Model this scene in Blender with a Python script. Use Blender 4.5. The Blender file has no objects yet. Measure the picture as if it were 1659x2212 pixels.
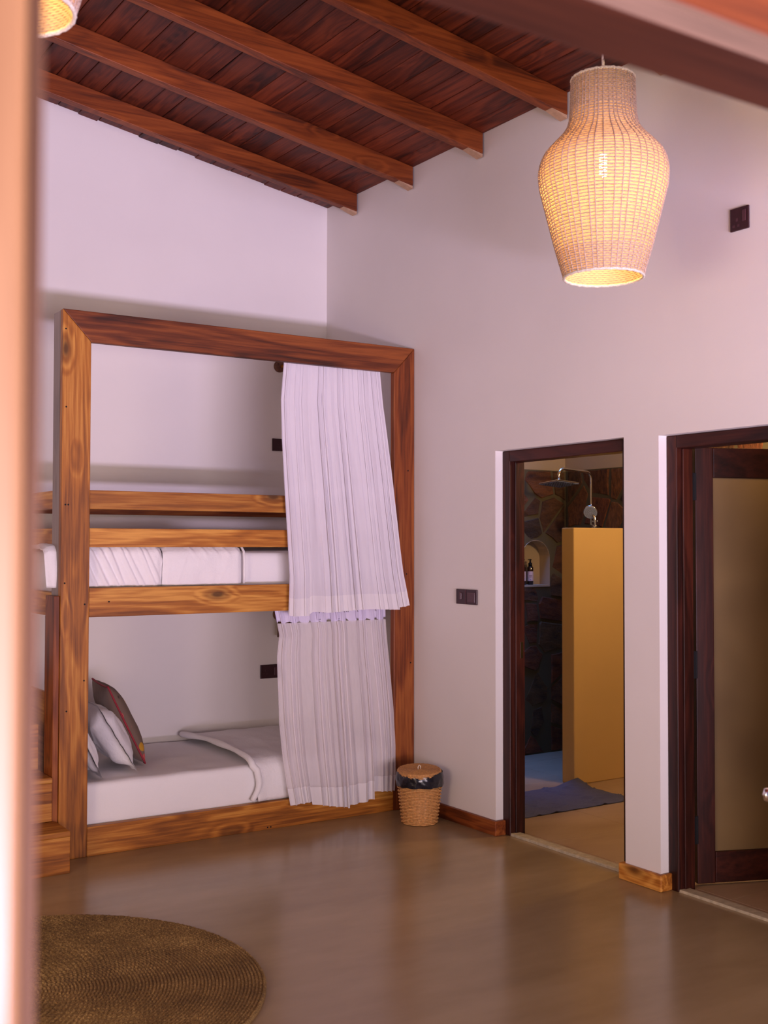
import bpy, bmesh, math, random
from mathutils import Vector, Matrix, noise

# ------------------------------------------------------------------ camera, world, lights, exposure
scene = bpy.context.scene
COL = scene.collection
random.seed(7)

cam_data = bpy.data.cameras.new('camera')
cam = bpy.data.objects.new('camera', cam_data)
COL.objects.link(cam)
F_PX = 2470.67
cam_data.sensor_fit = 'HORIZONTAL'
cam_data.sensor_width = 24.0
cam_data.lens = F_PX / 1659.0 * 24.0
cam_data.clip_start = 0.05
r_ = Vector((0.8365211, -0.54793256, 0.00153459))
u_ = Vector((-0.01677121, -0.02280481, 0.99959925))
f_ = Vector((0.54767798, 0.83621161, 0.0282662))
M = Matrix((r_, u_, -f_)).transposed().to_4x4()
M.translation = Vector((-3.99709, -6.83280, 1.6))
cam.matrix_world = M
cam_data.dof.use_dof = True
cam_data.dof.focus_distance = 6.6
cam_data.dof.aperture_fstop = 4.4
scene.camera = cam

world = bpy.data.worlds.new('world')
scene.world = world
world.use_nodes = True
bg = world.node_tree.nodes['Background']
bg.inputs['Color'].default_value = (0.50, 0.58, 1.0, 1)
bg.inputs['Strength'].default_value = 0.30


def area(name, loc, target, sx, sy, power, color, spread=180):
    d = bpy.data.lights.new(name, 'AREA')
    d.shape = 'RECTANGLE'
    d.size, d.size_y = sx, sy
    d.energy = power
    d.color = color
    d.spread = math.radians(spread)
    o = bpy.data.objects.new(name, d)
    COL.objects.link(o)
    o.location = loc
    v = Vector(target) - Vector(loc)
    o.rotation_euler = v.to_track_quat('-Z', 'Y').to_euler()
    return o


def point(name, loc, power, color, radius=0.05):
    d = bpy.data.lights.new(name, 'POINT')
    d.energy = power
    d.color = color
    d.shadow_soft_size = radius
    o = bpy.data.objects.new(name, d)
    COL.objects.link(o)
    o.location = loc
    return o


# daylight thrown up by the sunlit terrace in front of the open room
area('terrace_bounce', (-2.6, -10.2, 0.05), (-2.6, -10.0, 5), 4.6, 1.2, 2050, (0.85, 0.69, 1.0))
# warm fill added in front of the open room, with no real source
area('front_fill', (-2.6, -10.6, 0.9), (-1.6, 0, 1.1), 3.2, 1.3, 240, (1.0, 0.79, 0.74))
# fill light added at the solid left wall, out of view
area('left_fill', (-5.9, -4.4, 1.25), (0, -3.0, 1.0), 1.9, 1.3, 78, (1.0, 0.72, 0.48))
# bathroom: warm ceiling lamp and the roof light over the shower
point('bathroom_lamp', (1.62, -2.50, 2.35), 54, (1.0, 0.66, 0.34), 0.10)
area('shower_roof_light', (1.45, -0.50, 2.74), (1.45, -0.50, 0), 0.5, 0.4, 5.5, (0.07, 0.28, 1.0), 62)

scene.view_settings.view_transform = 'Standard'
scene.view_settings.look = 'None'
scene.view_settings.exposure = 0.0
scene.view_settings.gamma = 1.0
scene.view_settings.use_curve_mapping = False


# ------------------------------------------------------------------ materials
def srgb(r, g, b):
    def f(c):
        c /= 255.0
        return c / 12.92 if c <= 0.04045 else ((c + 0.055) / 1.055) ** 2.4
    return (f(r), f(g), f(b), 1.0)


class NT:
    def __init__(self, name):
        self.m = bpy.data.materials.new(name)
        self.m.use_nodes = True
        self.t = self.m.node_tree
        self.bsdf = self.t.nodes['Principled BSDF']

    def n(self, typ, **kw):
        nd = self.t.nodes.new(typ)
        for k, v in kw.items():
            if k.startswith('i_'):
                key = k[2:]
                key = int(key) if key.isdigit() else key.replace('_', ' ')
                nd.inputs[key].default_value = v
            else:
                setattr(nd, k, v)
        return nd

    def l(self, a, b):
        self.t.links.new(a, b)

    def ramp(self, fac, stops, interp='LINEAR'):
        r = self.n('ShaderNodeValToRGB')
        r.color_ramp.interpolation = interp
        e = r.color_ramp.elements
        while len(e) < len(stops):
            e.new(0.5)
        for k, (p, c) in enumerate(stops):
            e[k].position = p
            e[k].color = c
        self.l(fac, r.inputs['Fac'])
        return r

    def math(self, op, a, b=None):
        m = self.n('ShaderNodeMath', operation=op)
        for k, v in enumerate((a, b)):
            if v is None:
                continue
            if isinstance(v, (int, float)):
                m.inputs[k].default_value = v
            else:
                self.l(v, m.inputs[k])
        return m.outputs[0]

    def bump(self, h, strength=0.2, dist=0.01):
        b = self.n('ShaderNodeBump')
        b.inputs['Strength'].default_value = strength
        b.inputs['Distance'].default_value = dist
        self.l(h, b.inputs['Height'])
        self.l(b.outputs['Normal'], self.bsdf.inputs['Normal'])

    def set(self, **kw):
        for k, v in kw.items():
            self.bsdf.inputs[k.replace('_', ' ')].default_value = v


def plain(name, col, rough=0.5, metal=0.0, mottle=0.06, scale=40.0, bump=0.0, **kw):
    t = NT(name)
    co = t.n('ShaderNodeTexCoord')
    no = t.n('ShaderNodeTexNoise', i_Scale=scale, i_Detail=4.0)
    t.l(co.outputs['Object'], no.inputs['Vector'])
    d = tuple(max(0, c * (1 - 2 * mottle)) for c in col[:3]) + (1,)
    h = tuple(min(1, c * (1 + 2 * mottle)) for c in col[:3]) + (1,)
    rp = t.ramp(no.outputs['Fac'], [(0.3, d), (0.7, h)])
    t.l(rp.outputs['Color'], t.bsdf.inputs['Base Color'])
    t.set(Roughness=rough, Metallic=metal)
    t.set(**kw)
    if bump:
        t.bump(no.outputs['Fac'], bump, 0.005)
    return t.m


def wood(name, cols, axis='X', scale=1.0, rough=0.42, knots=0.85, vary=0.16, coat=0.0, contrast=1.0):
    """grain stretched along one axis, growth bands, scattered knots, a shift for every board"""
    t = NT(name)
    co = t.n('ShaderNodeTexCoord')
    oi = t.n('ShaderNodeObjectInfo')
    off = t.n('ShaderNodeCombineXYZ')
    for k, mul in enumerate((17.3, 9.1, 5.7)):
        t.l(t.math('MULTIPLY', oi.outputs['Random'], mul), off.inputs[k])
    add = t.n('ShaderNodeVectorMath', operation='ADD')
    t.l(co.outputs['Object'], add.inputs[0])
    t.l(off.outputs[0], add.inputs[1])
    ax = 'XYZ'.index(axis)

    def mapped(al, ac):
        s = [ac * scale] * 3
        s[ax] = al * scale
        mp = t.n('ShaderNodeMapping')
        mp.inputs['Scale'].default_value = s
        t.l(add.outputs[0], mp.inputs['Vector'])
        return mp.outputs[0]

    big = t.n('ShaderNodeTexNoise', i_Scale=1.0, i_Detail=3.0, i_Roughness=0.5, i_Distortion=0.35)
    t.l(mapped(0.8, 7.0), big.inputs['Vector'])
    fine = t.n('ShaderNodeTexNoise', i_Scale=1.0, i_Detail=6.0, i_Roughness=0.7)
    t.l(mapped(2.4, 85.0), fine.inputs['Vector'])
    vor = t.n('ShaderNodeTexVoronoi', i_Scale=1.0)
    t.l(mapped(2.0, 4.6), vor.inputs['Vector'])
    # growth bands: contour lines of the big noise bent round the knots
    kd = t.math('MULTIPLY', t.math('SUBTRACT', 0.30, t.math('MINIMUM', vor.outputs['Distance'], 0.30)), 1.2)
    field = t.math('ADD', t.math('MULTIPLY', big.outputs['Fac'], 5.0), t.math('MULTIPLY', kd, 4.0))
    bands = t.math('ADD', t.math('MULTIPLY', t.math('SINE', t.math('MULTIPLY', field, 9.0)), 0.5), 0.5)
    f = t.math('ADD', t.math('MULTIPLY', big.outputs['Fac'], 0.50),
               t.math('ADD', t.math('MULTIPLY', bands, 0.09 * contrast), t.math('MULTIPLY', fine.outputs['Fac'], 0.42)))
    rp = t.ramp(f, [(0.37, cols[0]), (0.49, cols[1]), (0.63, cols[2])])
    knot = t.ramp(vor.outputs['Distance'], [(0.05, (knots, knots, knots, 1)), (0.09, (knots * 0.55,) * 3 + (1,)), (0.20, (0, 0, 0, 1))])
    mix = t.n('ShaderNodeMix', data_type='RGBA')
    t.l(knot.outputs['Color'], mix.inputs['Factor'])
    t.l(rp.outputs['Color'], mix.inputs['A'])
    mix.inputs['B'].default_value = tuple(c * 0.25 for c in cols[0][:3]) + (1,)
    hs = t.n('ShaderNodeHueSaturation')
    t.l(mix.outputs['Result'], hs.inputs['Color'])
    t.l(t.math('ADD', t.math('MULTIPLY', oi.outputs['Random'], 2 * vary), 1.0 - vary), hs.inputs['Value'])
    t.l(hs.outputs['Color'], t.bsdf.inputs['Base Color'])
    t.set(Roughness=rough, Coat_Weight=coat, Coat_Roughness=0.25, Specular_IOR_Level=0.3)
    t.bump(f, 0.12, 0.004)
    return t.m


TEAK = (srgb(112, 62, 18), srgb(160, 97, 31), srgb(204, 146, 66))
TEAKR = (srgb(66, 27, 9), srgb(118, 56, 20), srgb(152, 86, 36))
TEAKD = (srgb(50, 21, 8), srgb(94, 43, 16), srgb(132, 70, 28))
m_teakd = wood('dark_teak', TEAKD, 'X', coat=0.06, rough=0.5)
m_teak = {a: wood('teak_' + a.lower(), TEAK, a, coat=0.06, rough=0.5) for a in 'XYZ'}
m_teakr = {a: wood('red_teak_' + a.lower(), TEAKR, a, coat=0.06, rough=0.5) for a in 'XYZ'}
m_plank = wood('ceiling_plank_wood', (srgb(46, 16, 10), srgb(84, 33, 18), srgb(116, 52, 28)), 'Y', rough=0.5, knots=0.25, vary=0.2)
m_rafter = wood('rafter_wood', (srgb(64, 26, 9), srgb(106, 48, 16), srgb(132, 66, 25)), 'X', rough=0.5, knots=0.3, vary=0.08)
m_beam = wood('varnished_beam_wood', (srgb(32, 14, 8), srgb(52, 22, 12), srgb(68, 32, 18)), 'X', rough=0.5, knots=0.3)
m_beamz = wood('dark_strip_wood', (srgb(58, 38, 24), srgb(78, 52, 34), srgb(96, 66, 44)), 'Z', rough=0.5, knots=0.0)
m_jamb = wood('jamb_wood', (srgb(118, 84, 52), srgb(138, 102, 66), srgb(154, 118, 82)), 'Z', coat=0.22, rough=0.42, knots=0.1, contrast=0.4)
m_maho = {a: wood('mahogany_' + a.lower(), (srgb(30, 10, 8), srgb(50, 19, 14), srgb(70, 30, 20)), a, rough=0.4, knots=0.15, vary=0.1) for a in 'XYZ'}
m_sheenteak = wood('teak_grey_sheen', (srgb(104, 88, 78), srgb(134, 116, 104), srgb(156, 138, 126)), 'Z', rough=0.35, knots=0.2, contrast=0.5)  # grey of the light's grazing sheen put into the teak colour
m_face = wood('lintel_face_wood', (srgb(72, 32, 10), srgb(94, 44, 15), srgb(112, 56, 22)), 'X', rough=0.5, knots=0.1, contrast=0.4)
m_litedge = wood('lit_edge_wood', (srgb(86, 66, 50), srgb(104, 80, 62), srgb(120, 94, 76)), 'X', rough=0.5, knots=0.1, contrast=0.4)  # pale tone paints in the light caught on the lintel's chamfer
m_pale = plain('raw_timber', srgb(176, 142, 112), 0.7)


def plaster(name, col, mott=0.03):
    t = NT(name)
    co = t.n('ShaderNodeTexCoord')
    a = t.n('ShaderNodeTexNoise', i_Scale=1.3, i_Detail=4.0)
    b = t.n('ShaderNodeTexNoise', i_Scale=55.0, i_Detail=3.0)
    t.l(co.outputs['Object'], a.inputs['Vector'])
    t.l(co.outputs['Object'], b.inputs['Vector'])
    lo = tuple(c * (1 - mott) for c in col[:3]) + (1,)
    hi = tuple(min(1, c * (1 + mott)) for c in col[:3]) + (1,)
    rp = t.ramp(a.outputs['Fac'], [(0.3, lo), (0.7, hi)])
    t.l(rp.outputs['Color'], t.bsdf.inputs['Base Color'])
    t.set(Roughness=0.75)
    t.bump(b.outputs['Fac'], 0.06, 0.004)
    return t.m


m_wall = plaster('lime_plaster', (0.75, 0.71, 0.68, 1))
m_bathplaster = plaster('bathroom_plaster', (0.50, 0.39, 0.27, 1))
m_partition = plaster('yellow_plaster', (0.72, 0.47, 0.17, 1), 0.05)
m_mortar = plaster('stone_mortar', (0.095, 0.075, 0.038, 1), 0.25)


def floor_mat(name, c0, c1, rough):
    t = NT(name)
    co = t.n('ShaderNodeTexCoord')
    a = t.n('ShaderNodeTexNoise', i_Scale=1.0, i_Detail=5.0, i_Roughness=0.55)
    mp = t.n('ShaderNodeMapping')
    mp.inputs['Scale'].default_value = (1.1, 3.2, 1.0)
    t.l(co.outputs['Object'], mp.inputs['Vector'])
    t.l(mp.outputs[0], a.inputs['Vector'])
    rp = t.ramp(a.outputs['Fac'], [(0.32, c0), (0.68, c1)])
    t.l(rp.outputs['Color'], t.bsdf.inputs['Base Color'])
    t.set(Roughness=rough)
    return t.m


m_floor = floor_mat('polished_cement', srgb(140, 118, 85), srgb(158, 136, 102), 0.22)
m_tile = floor_mat('bathroom_tile', srgb(158, 132, 104), srgb(184, 158, 128), 0.4)
m_ground = floor_mat('terrace_stone', srgb(150, 130, 115), srgb(180, 160, 145), 0.8)
m_sill = plain('cement_strip', srgb(178, 166, 140), 0.7, mottle=0.1)


def stone_mat():
    t = NT('rubble_stone')
    co = t.n('ShaderNodeTexCoord')
    oi = t.n('ShaderNodeObjectInfo')
    base = t.ramp(oi.outputs['Random'], [(0.0, srgb(78, 52, 36)), (0.25, srgb(112, 66, 40)), (0.45, srgb(92, 74, 50)),
                                         (0.65, srgb(60, 44, 34)), (0.85, srgb(122, 82, 50)), (1.0, srgb(96, 56, 38))])
    mp = t.n('ShaderNodeMapping')
    rot = t.n('ShaderNodeCombineXYZ')
    for k in range(3):
        t.l(t.math('MULTIPLY', oi.outputs['Random'], 31.0 + 17 * k), rot.inputs[k])
    t.l(rot.outputs[0], mp.inputs['Rotation'])
    mp.inputs['Scale'].default_value = (6, 40, 16)
    t.l(co.outputs['Object'], mp.inputs['Vector'])
    no = t.n('ShaderNodeTexNoise', i_Scale=1.0, i_Detail=6.0, i_Roughness=0.7)
    t.l(mp.outputs[0], no.inputs['Vector'])
    rp = t.ramp(no.outputs['Fac'], [(0.3, (0.30, 0.28, 0.24, 1)), (0.72, (1.5, 1.3, 1.05, 1))])
    mx = t.n('ShaderNodeMix', data_type='RGBA', blend_type='MULTIPLY')
    mx.inputs['Factor'].default_value = 1.0
    t.l(base.outputs['Color'], mx.inputs['A'])
    t.l(rp.outputs['Color'], mx.inputs['B'])
    t.l(mx.outputs['Result'], t.bsdf.inputs['Base Color'])
    t.set(Roughness=0.85)
    t.bump(no.outputs['Fac'], 0.9, 0.02)
    return t.m


m_stone = stone_mat()


def fabric(name, col, rough=0.9, weave=900.0, bump=0.05):
    t = NT(name)
    co = t.n('ShaderNodeTexCoord')
    no = t.n('ShaderNodeTexNoise', i_Scale=weave, i_Detail=2.0)
    t.l(co.outputs['Object'], no.inputs['Vector'])
    lo = tuple(c * 0.94 for c in col[:3]) + (1,)
    rp = t.ramp(no.outputs['Fac'], [(0.35, lo), (0.65, col)])
    t.l(rp.outputs['Color'], t.bsdf.inputs['Base Color'])
    t.set(Roughness=rough, Sheen_Weight=0.15)
    cr = t.n('ShaderNodeTexNoise', i_Scale=26.0, i_Detail=5.0, i_Roughness=0.6, i_Distortion=1.2)
    t.l(co.outputs['Object'], cr.inputs['Vector'])
    t.bump(cr.outputs['Fac'], bump, 0.02)
    return t.m


m_linen = fabric('white_cotton', (0.84, 0.82, 0.83, 1), bump=0.22)
m_linen_smooth = fabric('white_sheet', (0.84, 0.82, 0.83, 1), bump=0.08)
m_mat = fabric('blue_grey_cotton', srgb(76, 78, 106), bump=0.35)
m_taupe = fabric('taupe_linen', srgb(118, 98, 84), weave=300.0)
m_redpipe = plain('red_piping', srgb(150, 34, 50), 0.7)


def sheer(name, col, clear, stripes=True):
    t = NT(name)
    t.t.nodes.remove(t.bsdf)
    out = t.t.nodes['Material Output']
    d = t.n('ShaderNodeBsdfDiffuse')
    tr = t.n('ShaderNodeBsdfTranslucent')
    tp = t.n('ShaderNodeBsdfTransparent')
    co = t.n('ShaderNodeTexCoord')
    no = t.n('ShaderNodeTexNoise', i_Scale=1.0, i_Detail=3.0)
    mp = t.n('ShaderNodeMapping')
    mp.inputs['Scale'].default_value = (70, 70, 6)
    t.l(co.outputs['Object'], mp.inputs['Vector'])
    t.l(mp.outputs[0], no.inputs['Vector'])
    lo = tuple(c * 0.93 for c in col[:3]) + (1,)
    rp = t.ramp(no.outputs['Fac'], [(0.3, lo), (0.7, col)])
    t.l(rp.outputs['Color'], d.inputs['Color'])
    t.l(rp.outputs['Color'], tr.inputs['Color'])
    a = t.n('ShaderNodeMixShader')
    a.inputs[0].default_value = 0.12
    t.l(d.outputs[0], a.inputs[1])
    t.l(tr.outputs[0], a.inputs[2])
    b = t.n('ShaderNodeMixShader')
    fac = t.math('ADD', t.math('MULTIPLY', no.outputs['Fac'], 0.24), clear - 0.12)
    t.l(fac, b.inputs[0])
    t.l(a.outputs[0], b.inputs[1])
    t.l(tp.outputs[0], b.inputs[2])
    t.l(b.outputs[0], out.inputs['Surface'])
    return t.m


m_sheer_up = sheer('sheer_cotton', (0.80, 0.76, 0.82, 1), 0.08)
m_sheer_low = sheer('thin_sheer_cotton', (0.88, 0.82, 0.85, 1), 0.33)
m_hem = sheer('doubled_hem_cotton', (0.84, 0.80, 0.83, 1), 0.03)
m_tape = sheer('curtain_tape', (0.78, 0.72, 0.92, 1), 0.02)


def translucent(name, col, k):
    t = NT(name)
    out = t.t.nodes['Material Output']
    tr = t.n('ShaderNodeBsdfTranslucent')
    tr.inputs['Color'].default_value = col
    t.set(Base_Color=col, Roughness=0.8)
    mx = t.n('ShaderNodeMixShader')
    mx.inputs[0].default_value = k
    t.l(t.bsdf.outputs[0], mx.inputs[1])
    t.l(tr.outputs[0], mx.inputs[2])
    t.l(mx.outputs[0], out.inputs['Surface'])
    return t.m


m_weft = translucent('paper_cane', (0.90, 0.72, 0.42, 1), 0.5)
m_twine = plain('seagrass_twine', (0.50, 0.36, 0.28, 1), 0.85, mottle=0.15, scale=150)
m_cream = plain('cream_cord', (0.70, 0.62, 0.50, 1), 0.85, mottle=0.15, scale=200)


def emit(name, col, s):
    t = NT(name)
    t.set(Base_Color=col, Emission_Color=col, Emission_Strength=s)
    no = t.n('ShaderNodeTexNoise', i_Scale=5.0)
    return t.m


m_bulb = emit('bulb_glass', (1.0, 0.93, 0.85, 1), 30.0)


def jute_mat():
    t = NT('jute')
    co = t.n('ShaderNodeTexCoord')
    a = t.n('ShaderNodeTexNoise', i_Scale=160.0, i_Detail=4.0, i_Roughness=0.7)
    b = t.n('ShaderNodeTexNoise', i_Scale=5.0, i_Detail=3.0)
    t.l(co.outputs['Object'], a.inputs['Vector'])
    t.l(co.outputs['Object'], b.inputs['Vector'])
    f = t.math('ADD', t.math('MULTIPLY', a.outputs['Fac'], 0.75), t.math('MULTIPLY', b.outputs['Fac'], 0.25))
    rp = t.ramp(f, [(0.36, srgb(72, 52, 24)), (0.52, srgb(132, 102, 54)), (0.66, srgb(196, 164, 100))])
    t.l(rp.outputs['Color'], t.bsdf.inputs['Base Color'])
    t.set(Roughness=0.9)
    t.bump(a.outputs['Fac'], 0.5, 0.004)
    return t.m


m_jute = jute_mat()
m_wicker = plain('wicker_reed', srgb(196, 142, 82), 0.55, mottle=0.14, scale=90)
m_bag = plain('black_bin_liner', (0.012, 0.012, 0.018, 1), 0.2, mottle=0.3, scale=25, bump=0.5)
m_socket = plain('maroon_plastic', srgb(52, 20, 26), 0.35, mottle=0.05)
m_socket_lt = plain('brown_rocker_plastic', srgb(78, 44, 50), 0.3, mottle=0.05)
m_black = plain('black_iron', (0.006, 0.006, 0.007, 1), 0.6, Specular_IOR_Level=0.2)
m_chrome = plain('polished_chrome', (0.86, 0.86, 0.88, 1), 0.08, 1.0, mottle=0.01)
m_nozzle = plain('grey_rubber', (0.14, 0.15, 0.19, 1), 0.6)
m_shface = plain('shower_face', srgb(176, 188, 226), 0.4, mottle=0.03)
m_glassbr = plain('amber_bottle_glass', (0.035, 0.012, 0.006, 1), 0.08, mottle=0.05)
m_label = plain('paper_label', srgb(214, 190, 196), 0.7, mottle=0.02)
m_ink = plain('printed_ink', srgb(96, 60, 88), 0.8)
m_white = plain('white_flex', srgb(214, 205, 214), 0.5)
m_cane_in = plain('lamp_wood', srgb(96, 58, 38), 0.55, mottle=0.2, scale=60)


def frosted():
    t = NT('frosted_amber_glass')
    co = t.n('ShaderNodeTexCoord')
    no = t.n('ShaderNodeTexNoise', i_Scale=2.2, i_Detail=2.0)
    t.l(co.outputs['Object'], no.inputs['Vector'])
    rp = t.ramp(no.outputs['Fac'], [(0.3, (0.20, 0.125, 0.045, 1)), (0.7, (0.30, 0.20, 0.075, 1))])
    t.l(rp.outputs['Color'], t.bsdf.inputs['Base Color'])
    t.set(Roughness=0.55, Transmission_Weight=0.35, IOR=1.45)
    return t.m


m_frost = frosted()


def embroidery():
    t = NT('floral_embroidery')
    co = t.n('ShaderNodeTexCoord')
    v = t.n('ShaderNodeTexVoronoi', i_Scale=13.0)
    t.l(co.outputs['Object'], v.inputs['Vector'])
    sep = t.n('ShaderNodeSeparateColor')
    t.l(v.outputs['Color'], sep.inputs[0])
    cols = t.ramp(sep.outputs[0], [(0.0, srgb(118, 98, 84)), (0.3, srgb(196, 146, 40)), (0.5, srgb(200, 92, 88)),
                                   (0.7, srgb(54, 44, 36)), (0.85, srgb(118, 98, 84))], 'CONSTANT')
    k = t.ramp(v.outputs['Distance'], [(0.30, (1, 1, 1, 1)), (0.36, (0, 0, 0, 1))])
    mx = t.n('ShaderNodeMix', data_type='RGBA')
    t.l(k.outputs['Color'], mx.inputs['Factor'])
    mx.inputs['A'].default_value = srgb(118, 98, 84)
    t.l(cols.outputs['Color'], mx.inputs['B'])
    t.l(mx.outputs['Result'], t.bsdf.inputs['Base Color'])
    t.set(Roughness=0.9)
    return t.m


m_embroid = embroidery()


# ------------------------------------------------------------------ helpers
class MB:
    def __init__(self):
        self.v, self.f = [], []

    def add(self, vs, fs):
        o = len(self.v)
        self.v += [tuple(p) for p in vs]
        self.f += [tuple(o + i for i in f) for f in fs]
        return self

    def box(self, x0, x1, y0, y1, z0, z1):
        return self.add([(x0, y0, z0), (x1, y0, z0), (x1, y1, z0), (x0, y1, z0), (x0, y0, z1), (x1, y0, z1), (x1, y1, z1), (x0, y1, z1)],
                        [(0, 3, 2, 1), (4, 5, 6, 7), (0, 1, 5, 4), (1, 2, 6, 5), (2, 3, 7, 6), (3, 0, 4, 7)])

    def prism(self, poly, axis, a, b):
        """polygon in the two other axes (cyclic order) pulled from a to b along axis"""
        n = len(poly)

        def P(p, t):
            return {'X': (t, p[0], p[1]), 'Y': (p[0], t, p[1]), 'Z': (p[0], p[1], t)}[axis]
        vs = [P(p, a) for p in poly] + [P(p, b) for p in poly]
        fs = [tuple(range(n))[::-1], tuple(range(n, 2 * n))] + [(i, (i + 1) % n, n + (i + 1) % n, n + i) for i in range(n)]
        return self.add(vs, fs)

    def tube(self, pts, r, seg=8, closed=False, cap=True):
        pts = [Vector(p) for p in pts]
        n = len(pts)
        rs = r if isinstance(r, (list, tuple)) else [r] * n
        rings = []
        up = None
        for i, p in enumerate(pts):
            a = pts[(i - 1) % n] if closed or i > 0 else p
            b = pts[(i + 1) % n] if closed or i < n - 1 else p
            t = (b - a)
            if t.length < 1e-9:
                t = Vector((0, 0, 1))
            t.normalize()
            if up is None:
                up = Vector((0, 0, 1)) if abs(t.z) < 0.9 else Vector((1, 0, 0))
            s = t.cross(up)
            if s.length < 1e-6:
                s = t.orthogonal()
            s.normalize()
            u2 = s.cross(t)
            up = u2
            rings.append([p + (s * math.cos(2 * math.pi * k / seg) + u2 * math.sin(2 * math.pi * k / seg)) * rs[i] for k in range(seg)])
        vs = [q for ring in rings for q in ring]
        fs = []
        m = n if closed else n - 1
        for i in range(m):
            j = (i + 1) % n
            for k in range(seg):
                k2 = (k + 1) % seg
                fs.append((i * seg + k, i * seg + k2, j * seg + k2, j * seg + k))
        if cap and not closed:
            fs.append(tuple(range(seg))[::-1])
            fs.append(tuple(range((n - 1) * seg, n * seg)))
        return self.add(vs, fs)

    def lathe(self, prof, c=(0, 0, 0), seg=48, close=False):
        vs, fs = [], []
        n = len(prof)
        for r, z in prof:
            for k in range(seg):
                a = 2 * math.pi * k / seg
                vs.append((c[0] + r * math.cos(a), c[1] + r * math.sin(a), c[2] + z))
        for i in range(n if close else n - 1):
            j = (i + 1) % n
            for k in range(seg):
                k2 = (k + 1) % seg
                fs.append((i * seg + k, i * seg + k2, j * seg + k2, j * seg + k))
        if not close:
            if prof[0][0] > 1e-6:
                fs.append(tuple(range(seg))[::-1])
            if prof[-1][0] > 1e-6:
                fs.append(tuple(range((n - 1) * seg, n * seg)))
        return self.add(vs, fs)

    def grid(self, nu, nv, fn, closed_u=False):
        vs = [fn(i / (nu if closed_u else nu - 1), j / (nv - 1)) for j in range(nv) for i in range(nu)]
        fs = []
        for j in range(nv - 1):
            for i in range(nu if closed_u else nu - 1):
                i2 = (i + 1) % nu
                fs.append((j * nu + i, j * nu + i2, (j + 1) * nu + i2, (j + 1) * nu + i))
        return self.add(vs, fs)

    def build(self, name, mat, parent=None, smooth=False, bevel=0.0, solid=0.0, local=False, segs=2):
        me = bpy.data.meshes.new(name)
        me.from_pydata(self.v, [], self.f)
        me.update()
        bm = bmesh.new()
        bm.from_mesh(me)
        bmesh.ops.recalc_face_normals(bm, faces=bm.faces)
        bm.to_mesh(me)
        bm.free()
        me.materials.append(mat)
        if smooth:
            me.polygons.foreach_set('use_smooth', [True] * len(me.polygons))
        o = bpy.data.objects.new(name, me)
        COL.objects.link(o)
        if parent is not None:
            o.parent = parent
            if not local:
                o.matrix_parent_inverse = Matrix.Translation(world_loc(parent)).inverted()
        if solid:
            md = o.modifiers.new('solid', 'SOLIDIFY')
            md.thickness = solid
            md.offset = 0
        if bevel:
            md = o.modifiers.new('bevel', 'BEVEL')
            md.width = bevel
            md.segments = segs
            md.limit_method = 'ANGLE'
            md.angle_limit = math.radians(40)
        return o


def world_loc(o):
    v = Vector(o.location)
    if o.parent is not None:
        v = v + o.matrix_parent_inverse.translation + world_loc(o.parent)
    return v


def tag(o, label=None, cat=None, group=None, kind=None):
    if label:
        o['label'] = label
    if cat:
        o['category'] = cat
    if group:
        o['group'] = group
    if kind:
        o['kind'] = kind
    return o


def thing(name, label, cat, loc=(0, 0, 0), group=None, kind=None):
    o = bpy.data.objects.new(name, None)
    o.empty_display_size = 0.1
    o.location = loc
    COL.objects.link(o)
    return tag(o, label, cat, group, kind)


def copy_tree(o, parent=None):
    c = o.copy()
    COL.objects.link(c)
    if parent is not None:
        c.parent = parent
    for ch in list(o.children):
        copy_tree(ch, c)
    return c


def bx(*a):
    return MB().box(*a)


def interp(tab, x):
    """piecewise smooth lookup in [(x, a, b, ...)]"""
    if x <= tab[0][0]:
        return tab[0][1:]
    for p, q in zip(tab, tab[1:]):
        if x <= q[0]:
            k = (x - p[0]) / (q[0] - p[0])
            k = k * k * (3 - 2 * k) if len(tab) < 3 else k
            return tuple(a + (b - a) * k for a, b in zip(p[1:], q[1:]))
    return tab[-1][1:]


def nz(x, y, z):
    return noise.noise(Vector((x, y, z)))


# ------------------------------------------------------------------ structure: main room
XL, YF = -6.0, -6.6
tag(bx(XL - 0.15, 0.12, -7.4, 0.15, -0.12, 0.0).build('floor', m_floor), 'polished brown cement floor of the room', 'floor', kind='structure')
tag(bx(-14, 8, -16, -7.4, -0.14, -0.02).build('ground', m_ground), 'pale stone terrace in front of the room', 'terrace', kind='structure')
tag(bx(XL - 0.15, 0.0, 0.0, 0.15, 0.0, 5.0).build('wall_back', m_wall), 'pale plaster wall behind the bunk bed', 'wall', kind='structure')
tag(bx(XL - 0.15, XL, YF, 0.0, 0.0, 5.2).build('wall_left', m_wall), 'pale plaster wall closing the room beyond the steps', 'wall', kind='structure')

D1 = (-1.859, -2.847, 2.120)   # doorway to the shower
D2 = (-3.072, -4.02, 2.111)    # doorway with the glazed door
TW = 0.16
wr = MB()
wr.box(0, TW, D1[0], 0.15, 0, 4.4)
wr.box(0, TW, D2[0], D1[1], 0, 4.4)
wr.box(0, TW, YF, D2[1], 0, 4.4)
wr.box(0, TW, D1[1], D1[0], D1[2], 4.4)
wr.box(0, TW, D2[1], D2[0], D2[2], 4.4)
tag(wr.build('wall_right', m_wall), 'pale plaster wall with two doorways', 'wall', kind='structure')

# ceiling: plank boards over sloping rafters, low side on the wall with the doors
SL, C0 = 0.168, 3.932


def cz(x):
    return C0 - SL * x


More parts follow.
